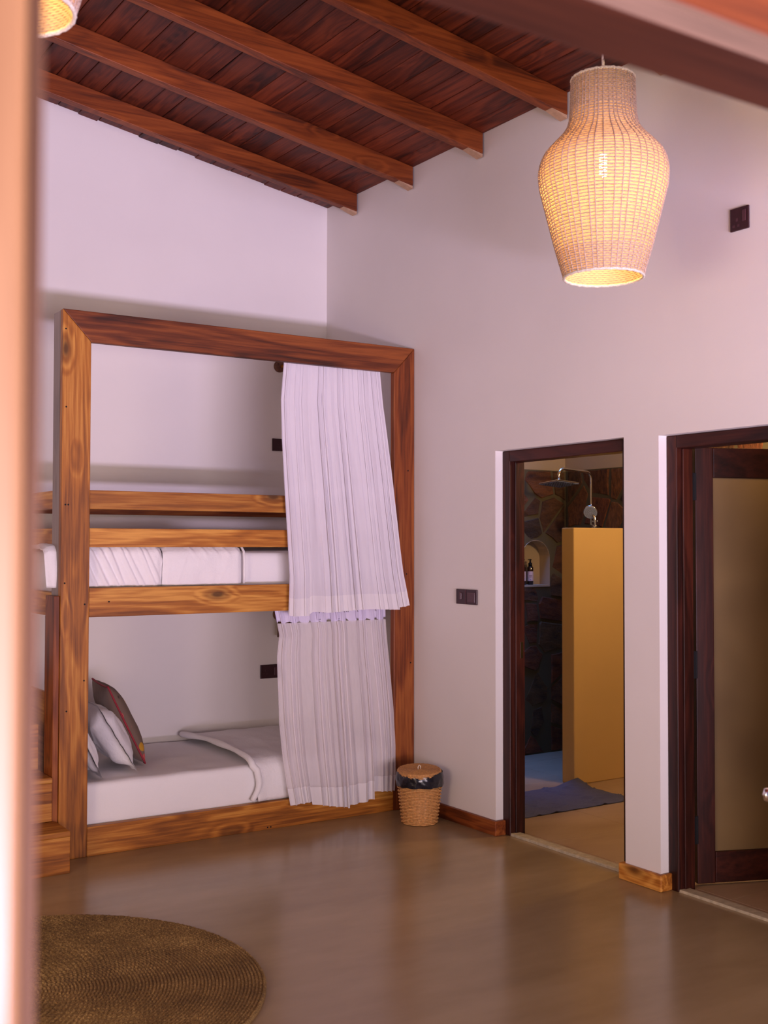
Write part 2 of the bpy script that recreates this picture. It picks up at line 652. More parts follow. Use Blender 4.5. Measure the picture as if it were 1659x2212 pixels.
ceil = tag(MB().prism([(XL, cz(XL) + 0.030), (0.0, C0 + 0.030), (0.0, C0 + 0.09), (XL, cz(XL) + 0.09)], 'Y', YF, 0.0)
           .build('ceiling', m_black), 'sloping red brown plank ceiling on rafters', 'ceiling', kind='structure')
PW = 0.1275
k = 0
x1 = -0.002
rp_ = random.Random(3)
while x1 > -5.6:
    w = PW * rp_.uniform(0.94, 1.06)
    x0 = x1 - w + 0.004
    e = rp_.uniform(-0.028, -0.002)
    dz = rp_.uniform(0, 0.004)
    b = MB().prism([(x0, cz(x0) + dz), (x1, cz(x1) + dz), (x1, cz(x1) + 0.029), (x0, cz(x0) + 0.029)], 'Y', YF + 0.02, e)
    b.build('plank', m_plank, ceil, bevel=0.003, segs=1)
    x1 = x0 - 0.004
RW, RH = 0.062, 0.118
for yf in (-0.417, -1.071, -1.767, -2.470, -3.165, -3.86, -4.555, -5.25, -5.945):
    y0, y1 = yf, yf + RW
    top = lambda x: cz(x) - 0.0015
    ra = MB().prism([(-5.9, top(-5.9) - RH), (-0.012, top(-0.012) - RH), (-0.012, top(-0.012)), (-5.9, top(-5.9))], 'Y', y0, y1)
    ro = ra.build('rafter', m_rafter, ceil, bevel=0.004)
    MB().prism([(-0.115, top(-0.115) - RH - 0.001), (-0.012, top(-0.012) - RH - 0.018), (-0.012, top(-0.012) - RH - 0.001)], 'Y', y0 + 0.004, y1 - 0.004) \
        .build('end_wedge', m_pale, ro)

# baseboards of the wall with the doors (each turns a little into the reveal)
bb = MB().prism([(-0.024, -1.082), (-0.024, -1.886), (0.050, -1.886), (0.050, -1.862), (-0.0005, -1.862), (-0.0005, -1.082)], 'Z', 0.0, 0.080)
tag(bb.build('baseboard_right', m_teakr['Y'], bevel=0.004), 'reddish wooden baseboard running from the basket to the first doorway', 'baseboard', kind='structure')
bb = MB().prism([(0.050, -2.822), (-0.024, -2.822), (-0.024, -3.094), (0.066, -3.094), (0.066, -3.074), (-0.0005, -3.074), (-0.0005, -2.845), (0.050, -2.845)], 'Z', 0.0, 0.078)
tag(bb.build('baseboard_pier', m_teak['Y'], bevel=0.006), 'short wooden baseboard block round the pier between the doorways', 'baseboard', kind='structure')

# thresholds
tag(bx(0.056, 0.118, -2.83, -1.90, -0.01, 0.014).build('trim_1', m_sill, bevel=0.003), 'pale cement strip across the shower doorway', 'threshold', kind='structure')
tag(bx(0.056, 0.118, -4.0, -3.10, -0.01, 0.012).build('trim_2', m_sill, bevel=0.003), 'olive cement strip under the glazed door', 'threshold', kind='structure')


# ------------------------------------------------------------------ doorways
def door_frame(root, ya, yb, top):
    for y0, y1 in ((ya - 0.062, ya - 0.001), (yb + 0.001, yb + 0.062)):
        bx(0.050, 0.150, y0, y1, 0.0, top - 0.001).build('jamb', m_maho['Z'], root, bevel=0.005)
    bx(0.050, 0.150, yb + 0.062, ya - 0.062, top - 0.062, top - 0.001).build('head', m_maho['Y'], root, bevel=0.005)
    for y0, y1 in ((ya - 0.072, ya - 0.062), (yb + 0.062, yb + 0.072)):
        bx(0.085, 0.150, y0, y1, 0.0, top - 0.062).build('door_stop', m_maho['Z'], root, bevel=0.003)


d1 = thing('door_1', 'dark mahogany frame of the open doorway to the shower', 'door frame', (0.10, -2.35, 0), kind='structure')
door_frame(d1, D1[0], D1[1], D1[2])
# strike plate in the left jamb
bx(0.118, 0.136, D1[0] - 0.0745, D1[0] - 0.0715, 0.97, 1.06).build('strike_plate', m_chrome, d1)

d2 = thing('door_2', 'mahogany framed door with frosted amber glass standing ajar', 'door', (0.10, -3.5, 0), kind='structure')
door_frame(d2, D2[0], D2[1], D2[2])
hp = Vector((0.181, -3.117, 0.0))
ld = Vector((0.927, -0.375, 0)).normalized()
ln = Vector((-0.375, -0.927, 0)).normalized()


def leaf_box(s0, s1, z0, z1, t0=0.0, t1=0.036):
    """box in the plane of the opened leaf: s along it, t behind its near face"""
    vs = []
    for z in (z0, z1):
        for s, t in ((s0, t0), (s1, t0), (s1, t1), (s0, t1)):
            p = hp + ld * s - ln * t
            vs.append((p.x, p.y, z))
    return MB().add(vs, [(0, 3, 2, 1), (4, 5, 6, 7), (0, 1, 5, 4), (1, 2, 6, 5), (2, 3, 7, 6), (3, 0, 4, 7)])


LW, LT = 0.80, 2.062
leaf = leaf_box(0.012, 0.104, 0.012, LT).build('stile', m_maho['Z'], d2, bevel=0.004)
leaf_box(LW - 0.10, LW, 0.012, LT).build('stile', m_maho['Z'], d2, bevel=0.004)
leaf_box(0.1045, LW - 0.1005, 1.918, LT - 0.001).build('rail', m_maho['X'], d2, bevel=0.004)
leaf_box(0.1045, LW - 0.1005, 0.013, 0.158).build('rail', m_maho['X'], d2, bevel=0.004)
leaf_box(0.1045, LW - 0.1005, 0.1585, 1.9175, 0.014, 0.020).build('glass_pane', m_frost, d2)
for z0, z1 in ((1.81, 1.94), (0.972, 1.10), (0.20, 0.33)):
    h = leaf_box(-0.024, 0.016, z0, z1, -0.004, 0.0).build('hinge', m_black, d2, bevel=0.001)
    p = hp - ln * 0.0 + ld * (-0.004)
    MB().tube([(p.x + ln.x * 0.007, p.y + ln.y * 0.007, z0), (p.x + ln.x * 0.007, p.y + ln.y * 0.007, z1)], 0.006, 10).build('hinge_pin', m_black, h)

# ------------------------------------------------------------------ bathroom shell
BX, BY = 2.10, -0.12
tag(bx(0.12, BX + 0.12, -4.6, 0.0, -0.13, -0.012).build('floor_bathroom', m_mortar), 'warm tiled floor of the bathroom', 'floor', kind='structure')
bfl = bpy.data.objects['floor_bathroom']
tx0, ty0, TS = 0.165, -2.14, 0.60
for i in range(-1, 4):
    for j in range(-4, 4):
        x0, x1 = max(0.121, tx0 + i * TS), min(BX, tx0 + (i + 1) * TS)
        y0, y1 = max(-4.55, ty0 + j * TS), min(BY, ty0 + (j + 1) * TS)
        if x1 - x0 < 0.03 or y1 - y0 < 0.03:
            continue
        bx(x0 + 0.0012, x1 - 0.0012, y0 + 0.0012, y1 - 0.0012, -0.0115, 0.001).build('tile', m_tile, bfl, bevel=0.001, segs=1)
# walls carrying the stones; the far one is opened for the niche
NX, NR, NZ0, NZ1 = 1.79, 0.142, 1.288, 1.492
ztop = 2.175
wf = MB()
wf.box(TW, NX - NR, BY, 0.0, 0.0, ztop)
wf.box(NX + NR, BX, BY, 0.0, 0.0, ztop)
wf.box(NX - NR, NX + NR, BY, 0.0, 0.0, NZ0)
arch = [(NX + NR * math.cos(a), NZ1 + NR * math.sin(a)) for a in [math.pi * k / 18 for k in range(19)]]
for (a, b) in zip(arch, arch[1:]):
    wf.prism([a, (a[0], ztop), (b[0], ztop), b], 'Y', BY, 0.0)
wall_far = tag(wf.build('wall_shower', m_mortar), 'rubble stone wall of the shower with an arched niche', 'wall', kind='structure')
ni = MB()
ni.prism([(NX + NR, NZ0)] + arch + [(NX - NR, NZ0)], 'Y', -0.006, 0.0)
ni.build('niche_back', m_bathplaster, wall_far)
lin = MB()
pts = [(NX + NR, NZ0)] + arch + [(NX - NR, NZ0)]
inner = [(NX + (x - NX) * 0.985, z if z <= NZ1 else NZ1 + (z - NZ1) * 0.985) for x, z in pts]
for i in range(len(pts)):
    j = (i + 1) % len(pts)
    lin.prism([pts[i], pts[j], inner[j], inner[i]], 'Y', BY - 0.003, -0.006)
lin.box(NX - NR, NX + NR, BY - 0.004, -0.006, NZ0 - 0.012, NZ0 + 0.002)
lin.build('niche_lining', m_bathplaster, wall_far)
wall_bx = tag(bx(BX, BX + 0.12, -4.6, 0.0, 0.0, ztop).box(BX, BX + 0.12, -4.6, -1.135, ztop, 2.79).build('wall_bathroom', m_mortar), 'rubble stone wall behind the shower pipe', 'wall', kind='structure')
tag(bx(TW, BX + 0.12, -0.095, 0.0, ztop, 2.8).build('trim_3', m_bathplaster), 'warm plaster band above the stone wall of the shower', 'wall', kind='structure')
tag(bx(BX + 0.02, BX + 0.12, -1.134, -0.095, ztop, 2.8).build('trim_4', m_bathplaster), 'warm plaster band above the stone wall beside the pipe', 'wall', kind='structure')
tag(bx(TW, BX + 0.12, -4.7, -4.6, 0.0, 2.8).build('wall_bathroom_end', m_bathplaster), 'plain plaster end wall of the bathroom', 'wall', kind='structure')
bc = MB()
bc.box(TW, BX + 0.12, -4.7, -0.95, 2.8, 2.86)
bc.box(TW, 0.95, -0.95, 0.0, 2.8, 2.86)
tag(bc.build('ceiling_bathroom', m_bathplaster), 'plaster ceiling of the bathroom open over the shower', 'ceiling', kind='structure')


def clip(poly, nx, ny, d):
    out = []
    for i in range(len(poly)):
        a, b = poly[i], poly[(i + 1) % len(poly)]
        da, db = a[0] * nx + a[1] * ny - d, b[0] * nx + b[1] * ny - d
        if da <= 0:
            out.append(a)
        if da * db < 0:
            t = da / (da - db)
            out.append((a[0] + (b[0] - a[0]) * t, a[1] + (b[1] - a[1]) * t))
    return out


def rubble(u0, u1, v0, v1, cell, rnd, gap=0.011):
    nu, nv = max(1, round((u1 - u0) / cell)), max(1, round((v1 - v0) / cell))
    du, dv = (u1 - u0) / nu, (v1 - v0) / nv
    pts = [(u0 + (i + 0.5 + rnd.uniform(-0.46, 0.46)) * du, v0 + (j + 0.5 + rnd.uniform(-0.46, 0.46)) * dv) for i in range(nu) for j in range(nv)]
    out = []
    for p in pts:
        poly = [(u0, v0), (u1, v0), (u1, v1), (u0, v1)]
        for q in pts:
            dx, dy = q[0] - p[0], q[1] - p[1]
            L = math.hypot(dx, dy)
            if q is p or L > cell * 3.2:
                continue
            nx, ny = dx / L, dy / L
            poly = clip(poly, nx, ny, (p[0] + q[0]) / 2 * nx + (p[1] + q[1]) / 2 * ny - gap * rnd.uniform(0.35, 1.6))
            if len(poly) < 3:
                break
        if len(poly) >= 3:
            out.append(poly)
    return out


def stone_mesh(poly, place, depth, rnd):
    # add midpoints with a small wobble, then outer ring, proud rim, slightly tilted face
    c = (sum(p[0] for p in poly) / len(poly), sum(p[1] for p in poly) / len(poly))
    ring = []
    for a, b in zip(poly, poly[1:] + poly[:1]):
        ring.append(a)
        L = math.hypot(b[0] - a[0], b[1] - a[1])
        if L > 0.07:
            m = ((a[0] + b[0]) / 2, (a[1] + b[1]) / 2)
            k_ = 1 - rnd.uniform(0.0, 0.07)
            ring.append((c[0] + (m[0] - c[0]) * k_, c[1] + (m[1] - c[1]) * k_))
    n = len(ring)
    tx, ty = rnd.uniform(-0.06, 0.06), rnd.uniform(-0.06, 0.06)
    vs = [place(p[0], p[1], -0.001) for p in ring]
    rim = [(c[0] + (p[0] - c[0]) * 0.94, c[1] + (p[1] - c[1]) * 0.94) for p in ring]
    vs += [place(p[0], p[1], depth * 0.75 + (p[0] - c[0]) * tx + (p[1] - c[1]) * ty) for p in rim]
    vs.append(place(c[0], c[1], depth))
    fs = []
    for i in range(n):
        j = (i + 1) % n
        fs += [(i, j, n + j, n + i), (n + i, n + j, 2 * n)]
    return MB().add(vs, fs)


rs = random.Random(11)


def outside_niche(p):
    u, v = p
    R = NR + 0.02
    if v < NZ0 - 0.02 or v > NZ1 + R or abs(u - NX) > R:
        return p
    if v <= NZ1:
        d_side = R - abs(u - NX)
        d_bot = v - (NZ0 - 0.02)
        if d_bot < d_side:
            return (u, NZ0 - 0.02)
        return (NX + math.copysign(R, u - NX), v)
    r = math.hypot(u - NX, v - NZ1)
    if r >= R:
        return p
    if r < 1e-6:
        return (u, NZ1 + R)
    return (NX + (u - NX) * R / r, NZ1 + (v - NZ1) * R / r)


for poly in rubble(1.05, BX - 0.01, 0.01, ztop - 0.005, 0.205, rs):
    c = (sum(p[0] for p in poly) / len(poly), sum(p[1] for p in poly) / len(poly))
    if outside_niche(c) != c:
        continue
    R = NR + 0.012
    if c[1] < NZ0 - 0.01 and abs(c[0] - NX) < R:
        use = clip(poly, 0, 1, NZ0 - 0.014)
    elif c[1] < NZ1:
        sg = 1 if c[0] > NX else -1
        use = clip(poly, -sg, 0, -(sg * NX + R)) if any(outside_niche(p) != p for p in poly) or abs(c[0] - NX) < R + 0.12 else poly
    else:
        d = math.hypot(c[0] - NX, c[1] - NZ1)
        nx, ny = (NX - c[0]) / d, (NZ1 - c[1]) / d
        use = clip(poly, nx, ny, nx * NX + ny * NZ1 - R)
    if len(use) < 3:
        continue
    stone_mesh(use, lambda u, v, d: (u, BY - d, v), rs.uniform(0.004, 0.013), rs).build('stone', m_stone, wall_far)
for poly in rubble(-2.7, -1.14, 0.01, 2.74, 0.215, rs) + rubble(-1.135, BY - 0.03, 0.01, ztop - 0.005, 0.215, rs):
    stone_mesh(poly, lambda u, v, d: (BX - d, u, v), rs.uniform(0.004, 0.013), rs).build('stone', m_stone, wall_bx)

tag(bx(1.253, BX - 0.03, -1.131, -1.010, 0.0, 1.714).build('wall_partition', m_partition, bevel=0.008), 'half height yellow plaster partition beside the shower', 'partition', kind='structure')

# ------------------------------------------------------------------ open front of the room: blurred jamb and lintel near the camera
jr = thing('trim_5', 'blurred pale timber jamb at the left edge of the opening', 'door jamb', (-3.95, -6.30, 0), kind='structure')
bx(-4.40, -3.8540, -6.330, -6.20, 0.0, 2.9).build('jamb_board', m_jamb, jr, bevel=0.006)
bx(-3.8535, -3.8465, -6.326, -6.21, 0.0, 2.9).build('edge_strip', m_beamz, jr, bevel=0.004)
lt = MB().prism([(-6.04, 2.066), (-6.122, 2.066), (-6.122, 2.40), (-6.04, 2.40)], 'X', -3.84, -0.001)
lto = tag(lt.build('trim_6', m_beam, bevel=0.004), 'blurred red brown lintel beam across the top right corner', 'beam', kind='structure')
MB().prism([(-6.1225, 2.0655), (-6.1345, 2.0765), (-6.1345, 2.083), (-6.1235, 2.083), (-6.1225, 2.0665)], 'X', -3.84, -0.001).build('lit_chamfer', m_litedge, lto)
bx(-3.84, -0.001, -6.132, -6.1225, 2.0835, 2.40).build('face_board', m_face, lto, bevel=0.003)

# ------------------------------------------------------------------ bunk bed
bed = thing('bunk_bed', 'tall teak framed bunk bed built into the corner', 'bunk bed', (-1.09, -0.55, 0))
W0, WI, RI, T0, T1, YB, YP = -2.1853, -2.036, -0.152, 2.803, 2.644, -1.0733, -1.033
MB().prism([(W0, 0), (WI, 0), (WI, T1), (W0, T0)], 'Y', YB, YP).build('post', m_teak['Z'], bed, bevel=0.004)
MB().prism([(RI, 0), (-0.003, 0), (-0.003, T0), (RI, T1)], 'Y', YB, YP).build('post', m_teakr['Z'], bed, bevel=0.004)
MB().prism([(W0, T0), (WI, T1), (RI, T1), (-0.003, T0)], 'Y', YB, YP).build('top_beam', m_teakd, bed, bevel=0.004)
MB().prism([(-2.1853, 0.0), (-2.036, 0.0), (-2.036, 2.801), (-2.1853, 2.801)], 'Y', YP + 0.0005, -0.921).build('side_post', m_sheenteak, bed, bevel=0.003)
bx(WI + 0.001, RI - 0.001, YB + 0.004, -1.025, 0.0, 0.150).build('bottom_board', m_teak['X'], bed, bevel=0.003)
bx(WI + 0.001, RI - 0.001, YB + 0.006, -1.012, 1.222, 1.372).build('bunk_beam', m_teak['X'], bed, bevel=0.003)
for z0, z1 in ((1.583, 1.681), (1.780, 1.878)):
    bx(WI + 0.001, RI - 0.001, -1.062, -1.022, z0, z1).build('guard_rail', m_teak['X'], bed, bevel=0.003)
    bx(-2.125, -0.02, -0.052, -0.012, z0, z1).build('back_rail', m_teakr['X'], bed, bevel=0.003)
    bx(-2.172, -2.130, -0.920, -0.012, z0, z1).build('side_rail', m_teak['Y'], bed, bevel=0.003)
bx(-2.172, -2.120, -0.920, -0.012, 1.222, 1.345).build('side_beam', m_teak['Y'], bed, bevel=0.003)
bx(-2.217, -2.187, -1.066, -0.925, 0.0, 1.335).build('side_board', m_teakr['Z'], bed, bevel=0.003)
bx(-2.172, -2.130, -0.86, -0.77, 0.0, 1.222).build('ladder_post', m_maho['Z'], bed, bevel=0.003)
bx(-2.1285, -2.105, -0.84, -0.74, 1.346, 1.95).build('ladder_post', m_maho['Z'], bed, bevel=0.003)
bx(-2.128, -2.110, -1.01, -0.02, 0.12, 0.80).build('head_panel', m_teak['Y'], bed, bevel=0.003)
for k in range(12):
    x = -2.05 + k * 0.172
    bx(x, x + 0.09, -1.010, -0.014, 1.262, 1.284).build('slat', m_teak['Y'], bed, bevel=0.002, segs=1)
bx(-2.105, -0.16, -1.02, -0.014, 0.02, 0.115).build('lower_base', m_teakr['X'], bed)
# filled nail holes on the posts and beams
for (x, z) in ((-2.170, 2.70), (-2.165, 2.30), (-2.15, 1.80), (-2.165, 1.80), (-2.165, 1.40), (-2.06, 1.29), (-1.93, 1.30), (-2.15, 0.75), (-2.06, 0.9),
               (-0.06, 1.42), (-0.03, 0.88), (-0.05, 2.05), (-1.0, 0.012), (-0.98, 0.012)):
    y = YB - 0.0006 if x < -2.036 or x > -0.152 else YB + 0.0032
    MB().lathe([(0.0045, -0.0006), (0.0045, 0.0006)], seg=10).build('nail_plug', m_black, bed).matrix_basis = Matrix.Translation((x, y, z)) @ Matrix.Rotation(math.pi / 2, 4, 'X')

# steps at the left end of the bunk
st = thing('bed_steps', 'teak box steps climbing beside the left post of the bunk', 'steps', (-2.55, -0.8, 0))
sx0 = -2.95
for k, (yf, zt, xr) in enumerate(((-1.309, 0.205, -2.200), (-1.078, 0.425, -2.2195), (-0.835, 0.660, -2.2195), (-0.60, 0.89, -2.2195))):
    yb = (-1.078, -0.835, -0.60, -0.35)[k]
    bx(sx0, xr, yf, yf + 0.028, 0.0 if k == 0 else (0.205, 0.425, 0.660)[k - 1] - (0.0), zt - 0.028).build('riser', m_teak['X'], st, bevel=0.003)
    bx(sx0, xr + 0.0, yf - 0.004, yb - 0.001 if k < 3 else yb, zt - 0.0275, zt - 0.0005).build('tread', m_teak['X'], st, bevel=0.004)
    bx(xr - 0.026, xr - 0.001, yf + 0.0285, yb - 0.002, 0.0, zt - 0.029).build('side_panel', m_teakr['Y'], st, bevel=0.002)


# ------------------------------------------------------------------ bedding
def softbox(x0, x1, y0, y1, z0, z1, r, n, amp=0.004, fr=9.0, seed=0.0, sag=0.0):
    """mattress: box with rounded edges and slightly uneven faces"""
    m = MB()
    nx, ny, nzz = n
    lo, hi = Vector((x0 + r, y0 + r, z0 + r)), Vector((x1 - r, y1 - r, z1 - r))

    def lat(a, b, k):
        # denser near the two ends so that the rounding is resolved
        return [a + (b - a) * (0.5 - 0.5 * math.cos(math.pi * i / k)) for i in range(k + 1)]
    X, Y, Z = lat(x0, x1, nx), lat(y0, y1, ny), lat(z0, z1, nzz)

    def shape(p):
        q = Vector((min(max(p[0], lo.x), hi.x), min(max(p[1], lo.y), hi.y), min(max(p[2], lo.z), hi.z)))
        d = Vector(p) - q
        if d.length > 1e-9:
            d = d.normalized() * r
        out = q + d
        w = amp * nz(out.x * fr + seed, out.y * fr, out.z * fr)
        return out + d.normalized() * w if d.length > 0 else out
    for (A, B, f) in ((X, Y, lambda a, b: (a, b, z0)), (X, Y, lambda a, b: (a, b, z1)), (X, Z, lambda a, b: (a, y0, b)),
                      (X, Z, lambda a, b: (a, y1, b)), (Y, Z, lambda a, b: (x0, a, b)), (Y, Z, lambda a, b: (x1, a, b))):
        na, nb = len(A), len(B)
        m.add([shape(f(A[i], B[j])) for j in range(nb) for i in range(na)],
              [(j * na + i, j * na + i + 1, (j + 1) * na + i + 1, (j + 1) * na + i) for j in range(nb - 1) for i in range(na - 1)])
    return m


def drape(x0f, x1f, prof, nx, amp, seed, fold=0.0, ridges=0.0, diag=0.0, creases=(), soft=0.0):
    """sheet lying over a bed: prof = points (y, z, nx, nz weight) from back to the front hem, pulled along x"""
    pts = [Vector((0, p[0], p[1])) for p in prof]
    L = [0.0]
    for a, b in zip(pts, pts[1:]):
        L.append(L[-1] + (b - a).length)
    m = MB()

    def at(t):
        s = t * L[-1]
        for i in range(len(L) - 1):
            if s <= L[i + 1] + 1e-9:
                k_ = (s - L[i]) / max(1e-9, L[i + 1] - L[i])
                a, b = pts[i], pts[i + 1]
                d = (b - a).normalized()
                return a.lerp(b, k_), Vector((0, -d.z, d.y)), s
        return pts[-1], Vector((0, 0, 1)), L[-1]

    def fn(u, v):
        p, nrm, s = at(v)
        if nrm.y > 0.2 or nrm.z < -0.2:
            nrm = -nrm
        xa, xb = x0f(v), x1f(v)
        x = xa + (xb - xa) * u
        h = amp * (nz(x * 5 + seed, s * 5, 1.3) + 0.6 * nz(x * 13 + seed, s * 11, 4.1))
        if ridges:
            q = nz(x * 9 + diag * s * 9 + seed, s * 2.0 - diag * x * 2.0, 7.7)
            h += ridges * (1 - abs(q) * 2.2) ** 3 if abs(q) < 0.45 else 0
        for cx, sl, c0, c1, am in creases:
            tt = (s - c0) / (c1 - c0)
            if 0 < tt < 1:
                dxx = x - (cx + sl * (s - c0) + 0.25 * (s - c0) ** 2)
                h += am * math.sin(math.pi * tt) ** 0.6 * (math.exp(-(dxx / 0.011) ** 2) - 0.5 * math.exp(-((dxx - 0.02) / 0.012) ** 2))
        if soft:
            h -= soft * (math.exp(-(u / 0.035) ** 2) + math.exp(-((1 - u) / 0.035) ** 2))
        if fold:
            h += fold * math.exp(-((u) / 0.05) ** 2)
        return p + nrm * h + Vector((x, 0, 0))
    m.grid(nx, 70, fn)
    return m


tag(softbox(-2.10, -0.158, -1.010, -0.020, 0.118, 0.357, 0.035, (60, 30, 10), 0.006, 6.0, 3.0).build('mattress', m_linen_smooth, smooth=True),
    'low mattress in a white sheet on the bottom bunk', 'mattress')

dl = drape(lambda v: -1.075 + 0.03 * v - 0.02 * math.sin(v * 3.0), lambda v: -0.165,
           [(-0.03, 0.372), (-0.06, 0.392), (-0.30, 0.414), (-0.65, 0.402), (-0.92, 0.386), (-0.985, 0.377), (-1.020, 0.352), (-1.0335, 0.31), (-1.0355, 0.22), (-1.0335, 0.158)],
           90, 0.006, 2.0, fold=0.010)
dv = tag(dl.build('duvet', m_linen, smooth=True, solid=0.012), 'white duvet turned back over the foot of the bottom bunk', 'duvet')
fe = MB()
fp = []
for i in range(46):
    t = i / 45
    y = -0.05 - t * 0.93 if t < 0.85 else None
    if y is None:
        k_ = (t - 0.85) / 0.15
        ang = k_ * math.pi / 2
        y = -0.8405 - 0.185 * math.sin(ang)
        z = 0.405 - 0.05 * (1 - math.cos(ang))
    else:
        z = 0.398 + 0.02 * math.sin(t * 3.0)
    fp.append((-1.083 + 0.010 * math.sin(t * 5) + 0.02 * t, y, z))
for i in range(1, 9):
    fp.append((-1.055 + 0.035 * math.sin(i * 0.5) * (i / 8), -1.041, 0.355 - i * 0.024))
fe.tube(fp, [0.017 + 0.003 * math.sin(i * 0.31) for i in range(len(fp))], 12)
fe.build('turned_edge', m_linen, dv, smooth=True)

tag(softbox(-2.10, -0.158, -0.966, -0.060, 1.288, 1.556, 0.03, (60, 24, 10), 0.005, 6.0, 8.0).build('mattress', m_linen_smooth, smooth=True),
    'high mattress in a white sheet on the top bunk', 'mattress')
pa = drape(lambda v: -2.225 + 0.02 * math.sin(v * 6), lambda v: -1.612 + 0.004 * math.sin(v * 9),
           [(-0.30, 1.578), (-0.60, 1.592), (-0.90, 1.596), (-0.965, 1.588), (-0.997, 1.560), (-1.004, 1.50), (-1.003, 1.42), (-0.999, 1.375)],
           170, 0.007, 5.0, soft=0.018, ridges=0.004, diag=-0.9,
           creases=[(-2.10 + 0.052 * i + 0.012 * math.sin(i * 2.3), 0.35 + 0.05 * (i % 3), 0.60 + 0.03 * (i % 2), 0.94, 0.014 - 0.0008 * i) for i in range(10)])
tag(pa.build('bed_cover', m_linen, smooth=True, solid=0.008), 'creased white cover beside the left post on the top bunk', 'bed cover')
pb = drape(lambda v: -1.604 + 0.004 * math.sin(v * 11), lambda v: -1.125 + 0.012 * math.sin(v * 5),
           [(-0.30, 1.578), (-0.60, 1.590), (-0.90, 1.594), (-0.965, 1.586), (-0.997, 1.556), (-1.004, 1.50), (-1.003, 1.42), (-0.999, 1.375)],
           110, 0.008, 9.0, soft=0.016, ridges=0.003, diag=0.6, fold=0.004,
           creases=[(-1.55 + 0.07 * i, 0.5, 0.5, 0.75, 0.005) for i in range(5)])
po = tag(pb.build('bed_cover', m_linen, smooth=True, solid=0.008), 'smooth folded white cover at the middle of the top bunk', 'bed cover')
MB().tube([(-1.122, y, z) for y, z in ((-0.32, 1.581), (-0.60, 1.593), (-0.90, 1.597), (-0.965, 1.589), (-1.000, 1.558), (-1.008, 1.50), (-1.007, 1.42), (-1.003, 1.378))], 0.007, 8) \
    .build('stitched_edge', m_linen, po, smooth=True)


def pillow_fn(w, h, t, sgn, seed, wr_, flange, crush=0.0):
    def fn(u, v):
        a, b = u * 2 - 1, v * 2 - 1
        fw, fh = 1 - flange / (w / 2), 1 - flange / (h / 2)
        ca, cb = min(1, abs(a) / fw), min(1, abs(b) / fh)
        puff = ((1 - ca ** 2.6) * (1 - cb ** 2.6)) ** 0.52 if ca < 1 and cb < 1 else 0.0
        x = a * w / 2 * (1 - 0.05 * (1 - b * b))
        y = b * h / 2 * (1 - 0.05 * (1 - a * a))
        n1 = nz(x * 9 + seed, y * 9, sgn * 2.0)
        q = nz(x * 7 + seed * 2, y * 4 + x * 3, sgn * 5.0)
        rid = wr_ * max(0, 1 - abs(q) * 4) ** 2
        edge = 0.006 * nz(x * 22 + seed, y * 22, 3.0) * (1 if puff == 0 else 0.3)
        z = sgn * (t / 2 * puff + 0.0022) + edge + (sgn * (rid + wr_ * 0.8 * n1)) * min(1, puff * 2)
        if crush:
            z += crush * (b * b)
        return Vector((x, y, z))
    return fn


def place(base, up, along):
    u = Vector(up).normalized()
    al = Vector(along).normalized()
    n = al.cross(u)
    m = Matrix((al, u, n)).transposed().to_4x4()
    m.translation = base
    return m


def pillow(name, label, mat, M_, w, h, t, seed, wr_=0.006, flange=0.0, front=None, pipe=None):
    root = None
    halves = []
    for sgn in (1, -1):
        fn = pillow_fn(w, h, t, sgn, seed, wr_, flange)
        halves.append(MB().grid(44, 44, lambda u, v: M_ @ fn(u, v)))
    if front is None:
        m = MB().add(halves[0].v, halves[0].f)
        m.add(halves[1].v, halves[1].f)
        return tag(m.build(name, mat, smooth=True), label, 'pillow')
    root = tag(halves[1].build(name, mat, smooth=True), label, 'cushion')
    halves[0].build('embroidered_front', front, root, smooth=True)
    per = []
    N = 36
    fn = pillow_fn(w, h, t, 1, seed, 0, 0)
    for k in range(4 * N):
        e, s = divmod(k, N)
        s = s / N
        uv = ((s, 0), (1, s), (1 - s, 1), (0, 1 - s))[e]
        p = fn(*uv)
        p.z = 0
        per.append(M_ @ (p * 1.004))
    MB().tube(per, 0.0055, 6, closed=True).build('piping', pipe, root, smooth=True)
    return root


# cushions lean towards the head of the bed (left); each stands on a long edge, given by its near lower corner
def stand(corner, up, along, w, h):
    u, al = Vector(up).normalized(), Vector(along).normalized()
    return place(Vector(corner) + al * w / 2 + u * h / 2, u, al)


pillow('cushion', 'taupe cushion with red piping and floral embroidery on the bottom bunk', m_taupe,
       stand((-1.580, -0.700, 0.372), (-0.22, 0, 0.44), (0.14, 0.99, 0), 0.44, 0.49), 0.44, 0.49, 0.14, 1.0, 0.003, 0.0, m_embroid, m_redpipe)
pillow('pillow', 'crumpled white pillow leaning against the taupe cushion', m_linen,
       stand((-1.700, -0.905, 0.366), (-0.20, 0.03, 0.34), (0.10, 0.99, 0), 0.56, 0.43), 0.56, 0.43, 0.15, 4.0, 0.013, 0.035)
pillow('pillow', 'white pillow half hidden by the left post of the bottom bunk', m_linen,
       stand((-1.915, -0.955, 0.366), (-0.14, 0.02, 0.30), (0.05, 1, 0), 0.52, 0.34), 0.52, 0.34, 0.12, 8.0, 0.010, 0.03)


